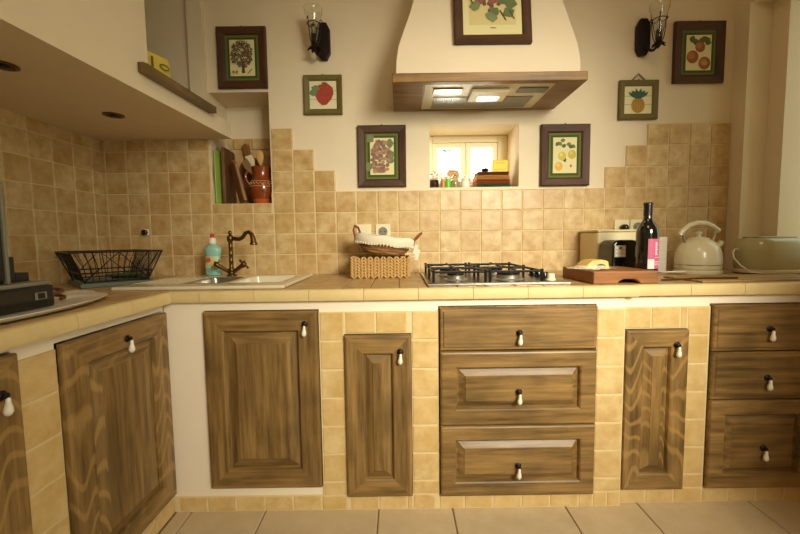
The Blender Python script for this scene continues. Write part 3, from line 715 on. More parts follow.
def cloth(label, z, h, w, d, m, x, seed, ff=0):
    rc = random.Random(seed); b = MB()
    n = 22; layers = 3
    for L_ in range(layers):
        z0 = z+h*L_/layers; th = h/layers*.92; rows_ = []
        for i in range(n+1):
            u = i/n; xx = x-w/2+w*u+rc.uniform(-.001, .001); dz = .002*math.sin(u*9+seed+L_)*min(1, 4*u*(1-u)+.2); yy = rc.uniform(-.002, .002)
            pr = [(-d/2+yy, z0+th*.15), (-d/2-.004+yy, z0+th*.5), (-d/2+yy, z0+th*.85), (-d/2+.01, z0+th+dz*.3), (d/2-.01, z0+th+dz*.3), (d/2, z0+th*.5), (d/2-.01, z0), (-d/2+.01, z0)]
            rows_.append([(xx, GY+.0+a, c_) for a, c_ in pr])
        b.grid(rows_, m, closed_u=True, cap=True)
    o = b.build('folded_cloth'); tag(o, label, 'cloth', 'folded cloths stacked on the window ledge'); return o
CB = lambda n, c: mat('cloth_'+n, c, .95, noise=.25, scale=120, bump=.6)
cloth('green folded cloth at the bottom of the stack on the window ledge', ZS+.0005, .018, .168, .12, CB('green', (72, 118, 76)), .272, 1)
cloth('rust red folded cloth, second from the bottom of the ledge stack', ZS+.019, .023, .162, .12, CB('rust', (170, 88, 44)), .272, 2)
cloth('straw yellow folded cloth, second from the top of the ledge stack', ZS+.0425, .020, .158, .115, CB('straw', (214, 170, 96)), .270, 3)
cloth('brown folded cloth on top of the ledge stack', ZS+.063, .017, .152, .11, CB('brown', (140, 82, 46)), .272, 4)
b = MB(); b.box(-.038, .038, -.02, .02, 0, .058, mat('yellow_pack', (240, 204, 30), .5), bev=.003)
tk = b.build('carton', None, (.312, .085, ZS+.0812)); tag(tk, 'bright yellow carton standing on the folded cloths in the window', 'box')
b = MB()
for i, (u, v) in enumerate(((-.022, .044), (-.012, .047), (-.002, .045), (.008, .048), (.018, .046))): b.box(u, u+.006, -.0205, -.0199, v-.004, v, mat('yellow_ink', (190, 130, 20), .6))
b.box(-.028, .026, -.0205, -.0199, .012, .014, mat('yellow_ink', (190, 130, 20), .6)); b.build('printed_front', tk, weld=False)
b = MB(); b.lathe([(.003, 0), (.013, .003), (.018, .009), (.015, .016), (.004, .02)], BLACKM, 14, sx=1.1)
tag(b.build('pebble', None, (.236, .065, ZS+.0812)), 'small dark pebble-shaped object on the brown cloth', 'ornament')

# ------------------------------------------------------------ niche contents
NZ = 1.1305
BW = lambda n, a, c: wood('board_'+n, 2, a, c, rough=.6)
def board(name, label, pts, th, m, loc, rot, hole=None):
    b = MB(); b.prism(pts, -th/2, th/2, m); o = bevel(b.build(name, None, loc, rot), min(.003, th*.3)); tag(o, label, 'cutting board'); return o
def rect_board(w, h, r=.012): 
    pts = []
    for cx, cz, a0 in ((w-r, r, -90), (w-r, h-r, 0), (r, h-r, 90), (r, r, 180)):
        for k in range(4): a = R(a0+k*30); pts.append((cx+r*math.cos(a), cz+r*math.sin(a)))
    return pts
# boards stand edge-on leaning on the left reveal: board plane ~ YZ, turned a little to the room
board('cutting_board', 'thin lime green plastic cutting board, leftmost in the niche', rect_board(.15, .262), .005, mat('lime', (170, 200, 90), .4), (-1.0835, .158, NZ), (0, 0, R(-90)))
board('cutting_board', 'dark brown rectangular wooden board beside the green one in the niche', rect_board(.15, .280), .016, BW('dark', (92, 58, 26), (132, 88, 46)), (-1.066, .183, NZ), (0, 0, R(-86)))
def lean(name, label, w, h, hw, hh, th, m, x, y, rz, ly):
    pts = [(0, 0), (w, 0), (w, h-.02), (w*.8, h), (w/2+hw/2, h+.008), (w/2+hw/2, h+hh-.01), (w/2, h+hh), (w/2-hw/2, h+hh-.01), (w/2-hw/2, h+.008), (w*.2, h), (0, h-.02)]
    b = MB(); b.prism(pts, -th/2, th/2, m)
    o = b.build(name); o.matrix_world = Matrix.Translation((x, y, NZ+.002)) @ Matrix.Rotation(ly, 4, 'Y') @ Matrix.Rotation(rz, 4, 'Z'); bevel(o, .003); tag(o, label, 'cutting board'); return o
lean('cutting_board', 'pale brown board leaning left, in front in the niche', .10, .20, .02, .0, .014, BW('mid', (132, 84, 42), (168, 116, 64)), -.990, .075, R(-55), R(-13))
lean('paddle_board', 'long-handled wooden paddle board leaning in the niche behind the jug', .115, .235, .036, .085, .016, BW('pad', (118, 76, 36), (156, 106, 56)), -.985, .178, R(-10), R(-12))
b = MB(); b.lathe([(.001, 0), (.098, .001), (.10, .006), (.096, .008), (.001, .003)], STEEL, 32)
tr = b.build('oval_platter'); tr.matrix_world = Matrix.Translation((-1.0955, .10, NZ+.152)) @ Matrix.Rotation(R(90), 4, 'Y') @ Matrix.Scale(1.5, 4, (1, 0, 0)) @ Matrix.Scale(.92, 4, (0, 1, 0))
tag(tr, 'oval metal platter, only its rim showing behind the boards in the niche', 'tray')
jg = thing('pottery_jug', 'brown glazed pottery jug with white slip pattern holding wooden spoons in the niche', 'jug', (-.880, .072, NZ)); jg.scale = (1.1, 1.1, 1.1)
JB = mat('jug_glaze', (134, 62, 24), .18, noise=.3, scale=14, coat=.5); JO = mat('jug_slip', (214, 176, 120), .4); JR = mat('jug_foot', (190, 92, 36), .35)
b = MB(); b.lathe([(.034, 0), (.037, .004), (.044, .022)], JR, 24)
b.lathe([(.044, .022), (.055, .05), (.0585, .07), (.056, .09), (.048, .108), (.041, .118), (.0395, .135), (.043, .160), (.045, .168), (.042, .168), (.037, .14), (.038, .118), (.02, .06), (.001, .05)], JB, 28)
o = b.build('body', jg)
b = MB(); b.tube([(-.042, 0, .150), (-.066, 0, .152), (-.076, 0, .132), (-.072, 0, .11), (-.058, 0, .092), (-.053, 0, .086)], [.006, .007, .007, .006, .006, .004], JB, 10); b.build('handle', jg)
b = MB()
for k in range(22):
    a = k*2*math.pi/22
    b.tube([(.0565*math.cos(a+q*.07), .0565*math.sin(a+q*.07), .090+.005*math.sin(q*1.6)) for q in range(4)], .0013, JO, 5)
b.tube([(.0515*math.cos(k*.262), .0515*math.sin(k*.262), .101) for k in range(24)], .0012, JO, 5, True)
b.tube([(.0585*math.cos(k*.262), .0585*math.sin(k*.262), .078) for k in range(24)], .0012, JO, 5, True)
b.build('slip_pattern', jg, weld=False)
def utensil(name, label, dx, dy, lean_, h, kind, m):
    b = MB(); b.tube([(0, 0, 0), (0, 0, h)], .0045, m, 8)
    if kind == 'spoon': b.lathe([(.004, h-.01), (.014, h+.01), (.020, h+.032), (.018, h+.05), (.008, h+.062), (.001, h+.064)], m, 14, sy=.35)
    else: b.prism([(-.006, h-.01), (.006, h-.01), (.020, h+.03), (.017, h+.06), (-.017, h+.06), (-.020, h+.03)], -.003, .003, m)
    o = b.build(name, None, (-.880+dx, .072+dy, NZ+.100), (lean_[0], lean_[1], lean_[2])); return tag(o, label, 'utensil', 'utensils in the pottery jug')
UW = mat('spoon_wood', (206, 160, 96), .6)
utensil('wooden_spoon', 'pale wooden spoon, tallest in the pottery jug', 0, .0, (0, R(-3), 0), .105, 'spoon', UW)
utensil('spatula', 'whitish flat spatula leaning left in the pottery jug', -.012, .008, (0, R(-20), R(10)), .092, 'flat', mat('pale_wood', (206, 188, 150), .6))
utensil('spatula', 'grey brown spatula at the far left of the pottery jug', -.012, -.012, (R(8), R(-30), R(-20)), .078, 'flat', mat('old_wood', (150, 120, 80), .6))
utensil('wooden_spoon', 'brown wooden spoon leaning right in the pottery jug', .012, .004, (0, R(17), R(30)), .088, 'spoon', mat('brown_wood', (160, 112, 62), .6))

# ------------------------------------------------------------ sink, tap, bottle
SZ = .7825
bowls = [(-.83, -.64, -.465, -.20), (-.99, -.86, -.465, -.25)]
sk = cells('sink', [-1.192, -.99, -.86, -.83, -.64, -.596], [-.556, -.465, -.25, -.20, -.115], [SZ, SZ+.013], lambda x, y, z: not any(in_(h, x, y) for h in bowls), SINKM)
bevel(sk, .005, 3); tag(sk, 'cream enamel drop-in sink with two bowls and a draining board', 'sink')
for i, (x0, x1, y0, y1) in enumerate(bowls):
    b = MB(); dz = .10 if i == 0 else .07; m = SINKM if i == 0 else STEEL
    def rr_(x0, x1, y0, y1, z, r=.02):
        pts = []
        for cx, cy, a0 in ((x1-r, y1-r, 0), (x0+r, y1-r, 90), (x0+r, y0+r, 180), (x1-r, y0+r, 270)):
            for k in range(5): a = R(a0+k*22.5); pts.append((cx+r*math.cos(a), cy+r*math.sin(a), z))
        return pts
    g_ = .001
    b.grid([rr_(x0-.004, x1+.004, y0-.004, y1+.004, SZ+.0138, .01), rr_(x0+.003, x1-.003, y0+.003, y1-.003, SZ+.011, .02), rr_(x0+.012, x1-.012, y0+.012, y1-.012, SZ-dz+.02, .025), rr_(x0+.03, x1-.03, y0+.03, y1-.03, SZ-dz, .02)], m, closed_u=True)
    b.face(rr_(x0+.03, x1-.03, y0+.03, y1-.03, SZ-dz, .02), m); b.build('bowl', sk)
    b = MB(); b.lathe([(.001, 0), (.026, 0), (.028, .003), (.022, .0025), (.001, .0015)], STEEL, 18, c=((x0+x1)/2, (y0+y1)/2, SZ-dz+.001)); b.build('drain', sk)
b = MB()
for k in range(7):
    x = -1.175+k*.026; b.tube([(x, -.47, SZ+.0128), (x, -.24, SZ+.0128)], .0016, SINKM, 6)
b.build('drainer_rib', sk, weld=False)['kind'] = 'stuff'
tp = thing('kitchen_tap', 'antique brass mixer tap with curved spout and two cross handles on the sink', 'tap', (-.934, -.195, SZ+.0145))
b = MB(); b.lathe([(.022, 0), (.022, .004), (.013, .010), (.011, .018), (.015, .024), (.015, .03), (.009, .036), (.0085, .06), (.0105, .063), (.0085, .066), (.0085, .09), (.0105, .093), (.0085, .096), (.0085, .12), (.0105, .123), (.0085, .126), (.009, .150), (.0135, .155), (.0135, .172), (.009, .177), (.005, .180), (.009, .188), (.006, .196), (.001, .198)], BRONZE, 18); b.build('column', tp)
b = MB(); b.tube([(.010, 0, .164), (.045, -.012, .160), (.062, -.018, .168), (.078, -.024, .186), (.094, -.03, .190), (.108, -.035, .180), (.114, -.037, .160), (.116, -.038, .145)], [.009, .0085, .0085, .0085, .0085, .009, .011, .013], BRONZE, 12)
b.lathe([(.015, .135), (.016, .140), (.013, .148)], BRONZE, 14, c=(.116, -.038, 0)); b.build('spout', tp)
for s in (-1, 1):
    b = MB(); b.tube([(s*.006, 0, .016), (s*.022, -.004, .026), (s*.052, -.010, .046)], [.010, .008, .010], BRONZE, 10)
    M = Matrix.Translation((s*.060, -.012, .052)) @ Matrix.Rotation(s*R(55), 4, 'Y')
    b.lathe([(.009, -.010), (.012, -.004), (.012, .004), (.006, .010)], BRONZE, 12, M)
    for a in range(4): q = a*math.pi/2+.5; b.tube([M @ Vector((0, 0, 0)), M @ Vector((.026*math.cos(q), .026*math.sin(q), 0))], [.004, .0058], BRONZE, 8)
    b.build('handle', tp)
sb = thing('dish_soap_bottle', 'pale turquoise washing-up liquid bottle with red and white cap beside the tap', 'bottle', (-1.038, -.142, SZ+.0145)); sb.scale = (1.06, 1.06, 1.06)
SOAP = mat('soap', (150, 196, 184), .25, coat=.4)
b = MB(); b.lathe([(.030, 0), (.034, .006), (.034, .035), (.028, .060), (.031, .085), (.036, .108), (.033, .118), (.014, .128), (.0125, .134)], SOAP, 22, sy=.62); b.build('body', sb)
b = MB(); b.lathe([(.0145, .134), (.0145, .156), (.008, .160)], WHITE, 16); b.build('cap', sb)
b = MB(); b.lathe([(.008, .160), (.0085, .170), (.005, .176), (.001, .177)], mat('red', (196, 40, 24), .4), 12); b.build('spout_cap', sb)
b = MB(); b.grid([[(.0352*math.cos(a)*1.0 if z > .05 and z < .09 and 0 else (.0335 if z < .045 else .030+.0008*(1))*1.04*math.cos(a), .62*((.0335 if z < .045 else .0312)*1.08)*math.sin(a), z) for a in [R(-150+k*12) for k in range(11)]] for z in (.03, .044, .06, .082)], mat('soap_label', (190, 202, 160), .5))
b.build('label', sb)
b = MB()
for dx, dz, r, cc in ((-.010, .066, .010, (212, 70, 40)), (.008, .056, .009, (240, 190, 40))): b.lathe([(.001, .0006), (r, .0004), (r, 0)], mat('lab%d' % cc[1], cc, .5), 12, Matrix.Translation((dx, -.0225, dz)) @ Matrix.Rotation(R(90), 4, 'X'))
b.build('label_emblem', sb)

# ------------------------------------------------------------ dish rack on its tray
rk = thing('dish_rack', 'black wire dish rack standing in the corner left of the sink', 'dish rack', (-1.388, -.30, .7825), R(-42)); rk.scale = (.92, .92, 1)
WR = mat('rack_wire', (20, 16, 14), .4)
b = MB(); b.box(-.165, .165, -.125, .125, .0005, .006, mat('rack_tray', (96, 104, 84), .4), bev=.002)
for q in ((-.165, .165, -.125, -.119), (-.165, .165, .119, .125), (-.165, -.159, -.119, .119), (.159, .165, -.119, .119)): b.box(q[0], q[1], q[2], q[3], .006, .016, mat('rack_tray', (96, 104, 84), .4))
b.build('drip_tray', rk)
b = MB(); z0, zm, z1 = .022, .055, .132; A, Bq = .15, .11; A1, B1 = .195, .155
rect = lambda a, c_, z: [(-a, -c_, z), (a, -c_, z), (a, c_, z), (-a, c_, z)]
def closed(pts, r):
    for i in range(4): b.tube([pts[i], pts[(i+1) % 4]], r, WR, 6)
closed(rect(A1, B1, z1), .0032); closed(rect((A+A1)/2-.008, (Bq+B1)/2-.008, zm), .003); closed(rect(A, Bq, z0), .003)
for sx in (-1, 1):
    for sy in (-1, 1):
        b.tube([(sx*A1, sy*B1, z1), (sx*A, sy*Bq, z0), (sx*A, sy*Bq, .0065)], .003, WR, 6)
for sx in (-1, 1):
    b.tube([(sx*A, -Bq, z0), (sx*A1, 0, z1), (sx*A, Bq, z0)], .0026, WR, 6)
for sy in (-1, 1): b.tube([(-A, sy*Bq, z0), (0, sy*B1, z1), (A, sy*Bq, z0)], .0026, WR, 6)
b.build('wire_frame', rk)
b = MB()
for k in range(17):
    x = -A+.008+k*(2*A-.016)/16; xt = x*A1/A
    for sy in (-1, 1): b.tube([(xt, sy*B1, z1), (x*1.1, sy*(B1-.03), zm+.02), (x, sy*Bq, z0)], .0016, WR, 5)
for k in range(11):
    y = -Bq+.008+k*(2*Bq-.016)/10
    for sx in (-1, 1): b.tube([(sx*A1, y*B1/Bq, z1), (sx*(A1-.03), y*1.1, zm+.02), (sx*A, y, z0)], .0016, WR, 5)
b.build('wires', rk, weld=False)['kind'] = 'stuff'
b = MB(); b.lathe([(.001, 0), (.040, .002), (.062, .016), (.064, .018), (.058, .014), (.001, .006)], mat('plate_green', (64, 84, 56), .3), 26)
pl = b.build('dish'); pl.matrix_world = Matrix.Translation((-1.30, -.335, .807)); tag(pl, 'dark green dish lying in the dish rack', 'dish')

# ------------------------------------------------------------ baskets
STRAW = mat('seagrass', (190, 150, 90), .8, noise=.3, scale=60, bump=.4); WICK = mat('wicker', (142, 98, 54), .7, noise=.3, scale=50, bump=.4)
bk = thing('seagrass_basket', 'rectangular woven straw basket on the counter under the cloth-lined one', 'basket', (-.280, -.165, .7828))
b = MB(); BW_, BD, BH = .128, .082, .088
b.grid([[(-BW_+.008, -BD+.008, .002), (BW_-.008, -BD+.008, .002), (BW_-.008, BD-.008, .002), (-BW_+.008, BD-.008, .002)], [(-BW_+.006, -BD+.006, BH-.004), (BW_-.006, -BD+.006, BH-.004), (BW_-.006, BD-.006, BH-.004), (-BW_+.006, BD-.006, BH-.004)], [(-BW_+.014, -BD+.014, BH-.004), (BW_-.014, -BD+.014, BH-.004), (BW_-.014, BD-.014, BH-.004), (-BW_+.014, BD-.014, BH-.004)], [(-BW_+.014, -BD+.014, .01), (BW_-.014, -BD+.014, .01), (BW_-.014, BD-.014, .01), (-BW_+.014, BD-.014, .01)]], WICK, closed_u=True, cap=True, smooth=False)
b.build('body', bk)
b = MB(); rb = random.Random(9)
def knot(p, ax, L_, r_, tilt):
    d = (ax*math.cos(tilt)+Vector((0, 0, 1))*math.sin(tilt)).normalized()
    b.tube([p-d*L_*.5, p-d*L_*.25, p, p+d*L_*.25, p+d*L_*.5], [r_*.35, r_*.85, r_, r_*.85, r_*.35], STRAW, 6)
for side, ax, org, n, hw in ((0, Vector((1, 0, 0)), Vector((0, -BD+.004, 0)), 18, BW_), (1, Vector((1, 0, 0)), Vector((0, BD-.004, 0)), 15, BW_), (2, Vector((0, 1, 0)), Vector((-BW_+.004, 0, 0)), 9, BD), (3, Vector((0, 1, 0)), Vector((BW_-.004, 0, 0)), 9, BD)):
    for i in range(n):
        for j in range(7):
            p = org+ax*(-hw+.009+i*(2*hw-.018)/(n-1))+Vector((0, 0, .008+j*.0125))
            knot(p, ax, .021, .0055, R(55 if i % 2 else -55)+rb.uniform(-.15, .15))
b.build('weave', bk, weld=False)['kind'] = 'stuff'
ub = thing('lined_basket', 'oval wicker basket with a white cloth liner, tilted on top of the straw basket', 'basket', (-.268, -.168, .8835), rot=(0, R(7), 0)); ub.scale = (1, 1, 1.3)
def oval(a, c_, z, n=36, wob=0, ph=0): return [(a*math.cos(k*2*math.pi/n), c_*math.sin(k*2*math.pi/n), z+wob*math.sin(k*2*math.pi/n*7+ph)) for k in range(n)]
b = MB(); b.grid([oval(.085, .055, .0), oval(.10, .064, .014), oval(.118, .074, .034), oval(.130, .082, .050), oval(.124, .077, .050), oval(.09, .05, .010)], WICK, closed_u=True, cap=True); b.build('body', ub)
b = MB()
for j in range(6):
    f_ = j/5; a_, c__ = .092+.037*f_, .06+.022*f_
    b.tube(oval(a_, c__, .007+.043*f_, 72, .0018, j*math.pi), .0042, WICK, 6, True)
b.build('weave', ub, weld=False)['kind'] = 'stuff'
CL = mat('liner_cloth', (226, 212, 186), .9, bump=.3, scale=50)
b = MB(); b.grid([oval(.132, .084, .030, 48, .004), oval(.137, .089, .040, 48, .003), oval(.138, .090, .050, 48, .002), oval(.134, .086, .060, 48, .002), oval(.127, .080, .062, 48, .002), oval(.118, .072, .050, 48, .001), oval(.095, .055, .026, 48), oval(.05, .03, .02, 48), oval(.001, .001, .02, 48)], CL, closed_u=True); o = smooth(b.build('cloth_liner', ub), 80)
b = MB()  # lace trim
for k in range(60):
    a = k*2*math.pi/60; p = Vector((.134*math.cos(a), .086*math.sin(a), .030)); b.lathe([(.0005, -.003), (.0032, -.001), (.0036, .004), (.001, .006)], CL, 6, c=p)
b.build('lace_trim', ub, weld=False)['kind'] = 'stuff'
b = MB()
for k, (dx, dy, dz) in enumerate(((.140, -.02, .034), (.150, -.03, .020), (.139, -.035, .012), (.136, -.045, .022), (.146, -.028, .004))):
    b.prism([(dx-.010, dz-.010), (dx+.006, dz-.012), (dx+.010, dz+.006), (dx-.004, dz+.012)], dy-.003, dy+.003, CL)
b.build('tied_ribbon', ub, weld=False)
LEATH = mat('leather', (132, 62, 28), .5)
for s in (-1, 1):
    b = MB()
    if s < 0: b.tube([(-.128, -.03, .045), (-.140, -.028, .070), (-.138, -.012, .084), (-.124, .004, .080), (-.112, .014, .060)], .0045, LEATH, 8)
    else: b.tube([(.126, -.03, .040), (.132, -.024, .064), (.148, -.004, .078), (.158, .012, .084), (.150, .03, .076), (.130, .036, .055)], .0045, LEATH, 8)
    b.build('handle', ub)

# ------------------------------------------------------------ gas hob
hb = thing('gas_hob', 'black and steel four-burner gas hob set into the tiled counter', 'hob', (.150, -.315, .7828))
b = MB(); b.box(-.250, .250, -.225, .215, 0, .007, STEEL, bev=.002); b.box(-.238, .238, -.214, .205, .007, .009, mat('hob_top', (88, 82, 72), .3, .8)); b.build('hob_plate', hb)
for (x, y, r) in ((-.135, .10, .040), (-.135, -.105, .034), (.065, .10, .034), (.065, -.105, .044)):
    b = MB(); b.lathe([(r+.014, .009), (r+.012, .012), (r, .014), (r, .026), (r-.004, .028)], ALU, 22, c=(x, y, 0)); o = b.build('burner', hb)
    b = MB(); b.lathe([(r-.002, .028), (r-.001, .034), (r-.008, .037), (.001, .037)], CAST, 22, c=(x, y, 0)); b.build('burner_cap', o)
for gx in (-.135, .065):
    b = MB(); a, c_ = .092, .200; z = .046; r = .0045
    P = [(gx-a, -c_, z), (gx+a, -c_, z), (gx+a, c_, z), (gx-a, c_, z)]
    for i in range(4): b.tube([P[i], P[(i+1) % 4]], r, CAST, 6)
    b.tube([(gx-a, 0, z), (gx+a, 0, z)], r, CAST, 6)
    for p in P+[(gx-a, 0, z), (gx+a, 0, z)]: b.tube([(p[0], p[1], z+.008), (p[0], p[1], .0095)], [.006, .005], CAST, 6)
    for cy in (.10, -.105):
        for q in range(4):
            an = q*math.pi/2; d = Vector((math.cos(an), math.sin(an), 0)); L0 = a if q % 2 == 0 else .1
            b.tube([Vector((gx, cy, z+.004))+d*.022, Vector((gx, cy, z+.006))+d*(L0*.7), Vector((gx, cy, z+.0))+d*L0*.98], [.004, .005, .0045], CAST, 6)
    b.build('pan_support', hb, weld=False)
for k in range(4):
    b = MB(); y = -.16+k*.062; b.lathe([(.018, .009), (.017, .013), (.014, .015), (.013, .030), (.011, .033), (.001, .033)], BLACK if k else CREAMP, 16, c=(.205, y, 0)); b.build('knob', hb)

# ------------------------------------------------------------ board with cheese, bottle, black machine, cream box
BRD = wood('beech_board', 0, (132, 78, 36), (176, 116, 62), rough=.55)
bd = thing('serving_board', 'thick reddish wooden chopping board with a finger groove at the counter edge', 'cutting board', (.585, -.425, .7828))
b = MB(); n0, n1 = -.028, .052
b.prism([(-.112, 0), (n0, 0), (n0+.008, .010), (n0+.022, .016), (n1-.022, .016), (n1-.008, .010), (n1, 0), (.112, 0), (.112, .044), (-.112, .044)], -.125, .125, BRD); o = b.build('block', bd); bevel(o, .004)
ch = thing('wrapped_cheese', 'wedge of pale yellow cheese in clear film on the chopping board', 'food', (.520, -.44, .8275), R(8))
b = MB(); b.prism([(-.045, 0), (.05, 0), (.046, .030), (.020, .036), (-.018, .033), (-.040, .016)], -.035, .035, mat('cheese', (226, 186, 110), .5, noise=.15, scale=30)); bevel(b.build('cheese', ch), .006, 3)
b = MB(); b.lathe([(.001, .0005), (.018, .0004), (.018, 0)], mat('cheese_label', (60, 48, 30), .6), 18, Matrix.Translation((.014, -.0355, .012)) @ Matrix.Rotation(R(90), 4, 'X') @ Matrix.Scale(.45, 4, (0, 1, 0))); b.build('label', ch)
b = MB(); rf = random.Random(2)
n = 24; rows_ = []
for q, z in ((1.12, .012), (1.25, .004), (1.45, .002), (1.7, .003)):
    rows_.append([((.052*q+rf.uniform(-.003, .003))*math.cos(k*2*math.pi/n), (.04*q+rf.uniform(-.003, .003))*math.sin(k*2*math.pi/n), max(.001, z+rf.uniform(-.002, .004))) for k in range(n)])
b.grid(rows_, mat('cling_film', (240, 230, 205), .35, trans=.5), closed_u=True); b.build('film', ch)
wb = thing('wine_bottle', 'dark wine bottle with a pink label standing behind the chopping board', 'bottle', (.736, -.425, .7828)); wb.scale = (1, 1, .96)
b = MB(); b.lathe([(.001, .004), (.028, .0), (.036, .003), (.0375, .01), (.0375, .180), (.035, .200), (.026, .218), (.017, .232), (.0145, .245), (.014, .288), (.0155, .29), (.0155, .298), (.0135, .300), (.001, .300)], mat('bottle_glass', (12, 10, 8), .08, coat=.6), 32); b.build('glass_body', wb)
b = MB(); b.lathe([(.0152, .250), (.0150, .2895), (.0162, .2905), (.0162, .299), (.014, .3012), (.001, .3015)], mat('capsule', (20, 16, 14), .3), 24); b.build('capsule', wb)
PK = mat('pink_label', (196, 92, 128), .5)
def arc(z0, z1, a0, a1, r, m, name, n=12):
    b = MB(); b.grid([[(r*math.cos(R(a0+(a1-a0)*k/n)), r*math.sin(R(a0+(a1-a0)*k/n)), z) for k in range(n+1)] for z in (z0, z1)], m); return b
arc(.045, .160, -118, -28, .0381, PK, 'l').build('label', wb)
arc(.045, .082, -118, -84, .0384, mat('label_white', (220, 214, 210), .5), 'l', 4).build('label_patch', wb)
b = MB()
for k in range(8):
    z = .098+k*.0065
    b.grid([[(.0385*math.cos(R(a)), .0385*math.sin(R(a)), q) for a in (-80, -74, -68 if k % 3 else -64)] for q in (z, z+.0045)], mat('label_ink', (240, 210, 220), .5))
for z in (.060, .066, .072, .088): b.grid([[(.0385*math.cos(R(a)), .0385*math.sin(R(a)), q) for a in (-82, -70, -56, -42)] for q in (z, z+.0018)], mat('label_ink', (240, 210, 220), .5))
b.build('label_writing', wb, weld=False)
cb = thing('bread_bin', 'low cream metal box standing against the tiles behind the black machine', 'box', (.800, -.105, .7828))
b = MB(); b.box(-.126, .126, -.085, .085, .004, .185, mat('cream_matt', (222, 206, 164), .55), bev=.010); o = smooth(b.build('body', cb), 50)
b = MB(); b.box(-.128, .128, -.087, .087, .1852, .194, mat('cream_matt', (222, 206, 164), .55), bev=.003); b.build('lid', cb)
b = MB(); b.box(-.12, .12, -.075, .075, 0, .0045, BLACKM); b.build('foot', cb)
bm_ = thing('pod_machine', 'black rounded coffee pod machine with a cream button panel, left of the wine bottle', 'coffee machine', (.724, -.262, .7828))
b = MB()
pts = []
w_h, hh = .055, .150
for cx, cz, r0_, a0 in ((w_h-.012, .012, .012, -90), (w_h-.030, hh-.030, .030, 0), (-w_h+.030, hh-.030, .030, 90), (-w_h+.012, .012, .012, 180)):
    for k in range(6): a = R(a0+k*18); pts.append((cx+r0_*math.cos(a), cz+r0_*math.sin(a)))
b.prism(pts, -.055, .055, BLACK); o = b.build('body', bm_); bevel(o, .008, 3)
b = MB(); b.box(-.045, .0, -.0585, -.0545, .080, .128, mat('silver_panel', (206, 198, 172), .35, .2), bev=.0015); pn = b.build('button_panel', bm_); pn.location.x = -.004
b = MB()
for i in range(3):
    for j in range(3): b.box(-.041+i*.0135, -.041+i*.0135+.010, -.0592, -.0584, .084+j*.0145, .084+j*.0145+.009, mat('panel_ink', (84, 78, 66), .5) if (i, j) == (1, 2) else mat('panel_btn', (232, 226, 204), .5))
b.build('buttons', pn, weld=False)
b = MB(); b.box(-.05, .05, -.075, -.0585, .0, .012, BLACKM, bev=.002); b.build('drip_tray', bm_)
wp = thing('white_canister', 'narrow white ribbed box just right of the wine bottle', 'box', (.990, -.10, .7828))
b = MB(); b.box(-.026, .026, -.04, .04, 0, .160, WHITE, bev=.004); b.build('body', wp)
b = MB()
for k in range(7): b.tube([(-.022, -.0405, .02+k*.02), (.022, -.0405, .02+k*.02)], .002, WHITE, 6)
b.build('ribs', wp)
WC = mat('white_cable', (226, 214, 190), .5)
b = MB(); b.tube([(.935+.050*math.sin(t_*.42)+.001*t_, -.26+.035*math.cos(t_*.42), .788+.010*abs(math.sin(t_*.21))) for t_ in range(26)], .0034, WC, 8)
tag(b.build('power_cable'), 'coiled white power cable lying between the bottle and the kettle', 'cable')

# ------------------------------------------------------------ kettle, toaster, mat
kt = thing('kettle', 'cream enamel dome kettle with an arched handle on a round base', 'kettle', (1.108, -.20, .7828))
b = MB(); b.lathe([(.086, 0), (.088, .004), (.088, .012), (.080, .018)], CREAM, 32); b.build('power_base', kt)
b = MB(); b.lathe([(.082, .0185), (.085, .024), (.085, .036)], CREAM, 36); b.lathe([(.0835, .036), (.0835, .040)], STEEL, 36)
b.lathe([(.085, .040), (.086, .055), (.083, .085), (.075, .112), (.060, .134), (.045, .144), (.040, .147)], CREAM, 36); b.build('body', kt)
b = MB(); b.lathe([(.041, .147), (.038, .152), (.020, .157), (.008, .159), (.007, .166), (.011, .170), (.012, .177), (.006, .182), (.001, .183)], CREAM, 24); b.build('lid', kt)
b = MB(); b.tube([(-.082, 0, .165), (-.070, 0, .187), (-.045, 0, .207), (-.010, 0, .219), (.030, 0, .216), (.060, 0, .203), (.088, 0, .182)], [.009, .010, .0105, .0105, .0105, .010, .009], CREAM, 12); o = b.build('handle', kt)
b = MB(); b.tube([(-.060, 0, .134), (-.066, 0, .155), (-.070, 0, .184)], .005, STEEL, 8); b.tube([(.062, 0, .132), (.068, 0, .160), (.072, 0, .192)], .005, STEEL, 8); b.build('handle_bracket', kt)
b = MB(); b.tube([(.066, 0, .105), (.086, 0, .118), (.102, 0, .134)], [.018, .014, .011], CREAM, 12); b.build('spout', kt)
ts = thing('toaster', 'long low cream toaster with rounded ends at the right end of the counter', 'toaster', (1.368, -.25, .7828), 0)
b = MB(); pr = [(.078, .020), (.081, .03), (.081, .10), (.077, .132), (.066, .146), (.050, .150)]
TM = mat('toaster_enamel', (186, 178, 136), .25, coat=.5)
def stad(hw, r, z, n=10):
    pts = []
    for s, a0 in ((1, -90), (-1, 90)):
        for k in range(n+1): a = R(a0+k*180/n); pts.append((s*(hw-.08)+r*.9*math.cos(a), r*math.sin(a), z))
    return pts
b.grid([stad(.127, r, z) for r, z in pr], TM, closed_u=True, cap=True); smooth(b.build('body', ts), 50)
b = MB(); b.grid([stad(.127, .076, .002), stad(.127, .083, .006), stad(.127, .083, .017), stad(.127, .079, .0198)], CREAM, closed_u=True, cap=True); b.build('base', ts)
b = MB()
for y in (-.022, .022): b.box(-.085, .085, y-.012, y+.012, .1502, .156, STEEL, bev=.002)
b.build('bread_slot', ts)
b = MB(); pts = [(1.240, -.25, .885), (1.226, -.25, .888), (1.212, -.255, .875), (1.204, -.27, .85), (1.208, -.30, .82), (1.225, -.325, .796), (1.25, -.345, .7925)]
b.tube(pts, .0034, WC, 8); tag(b.build('power_cable'), 'white cable hanging from the left end of the toaster', 'cable')
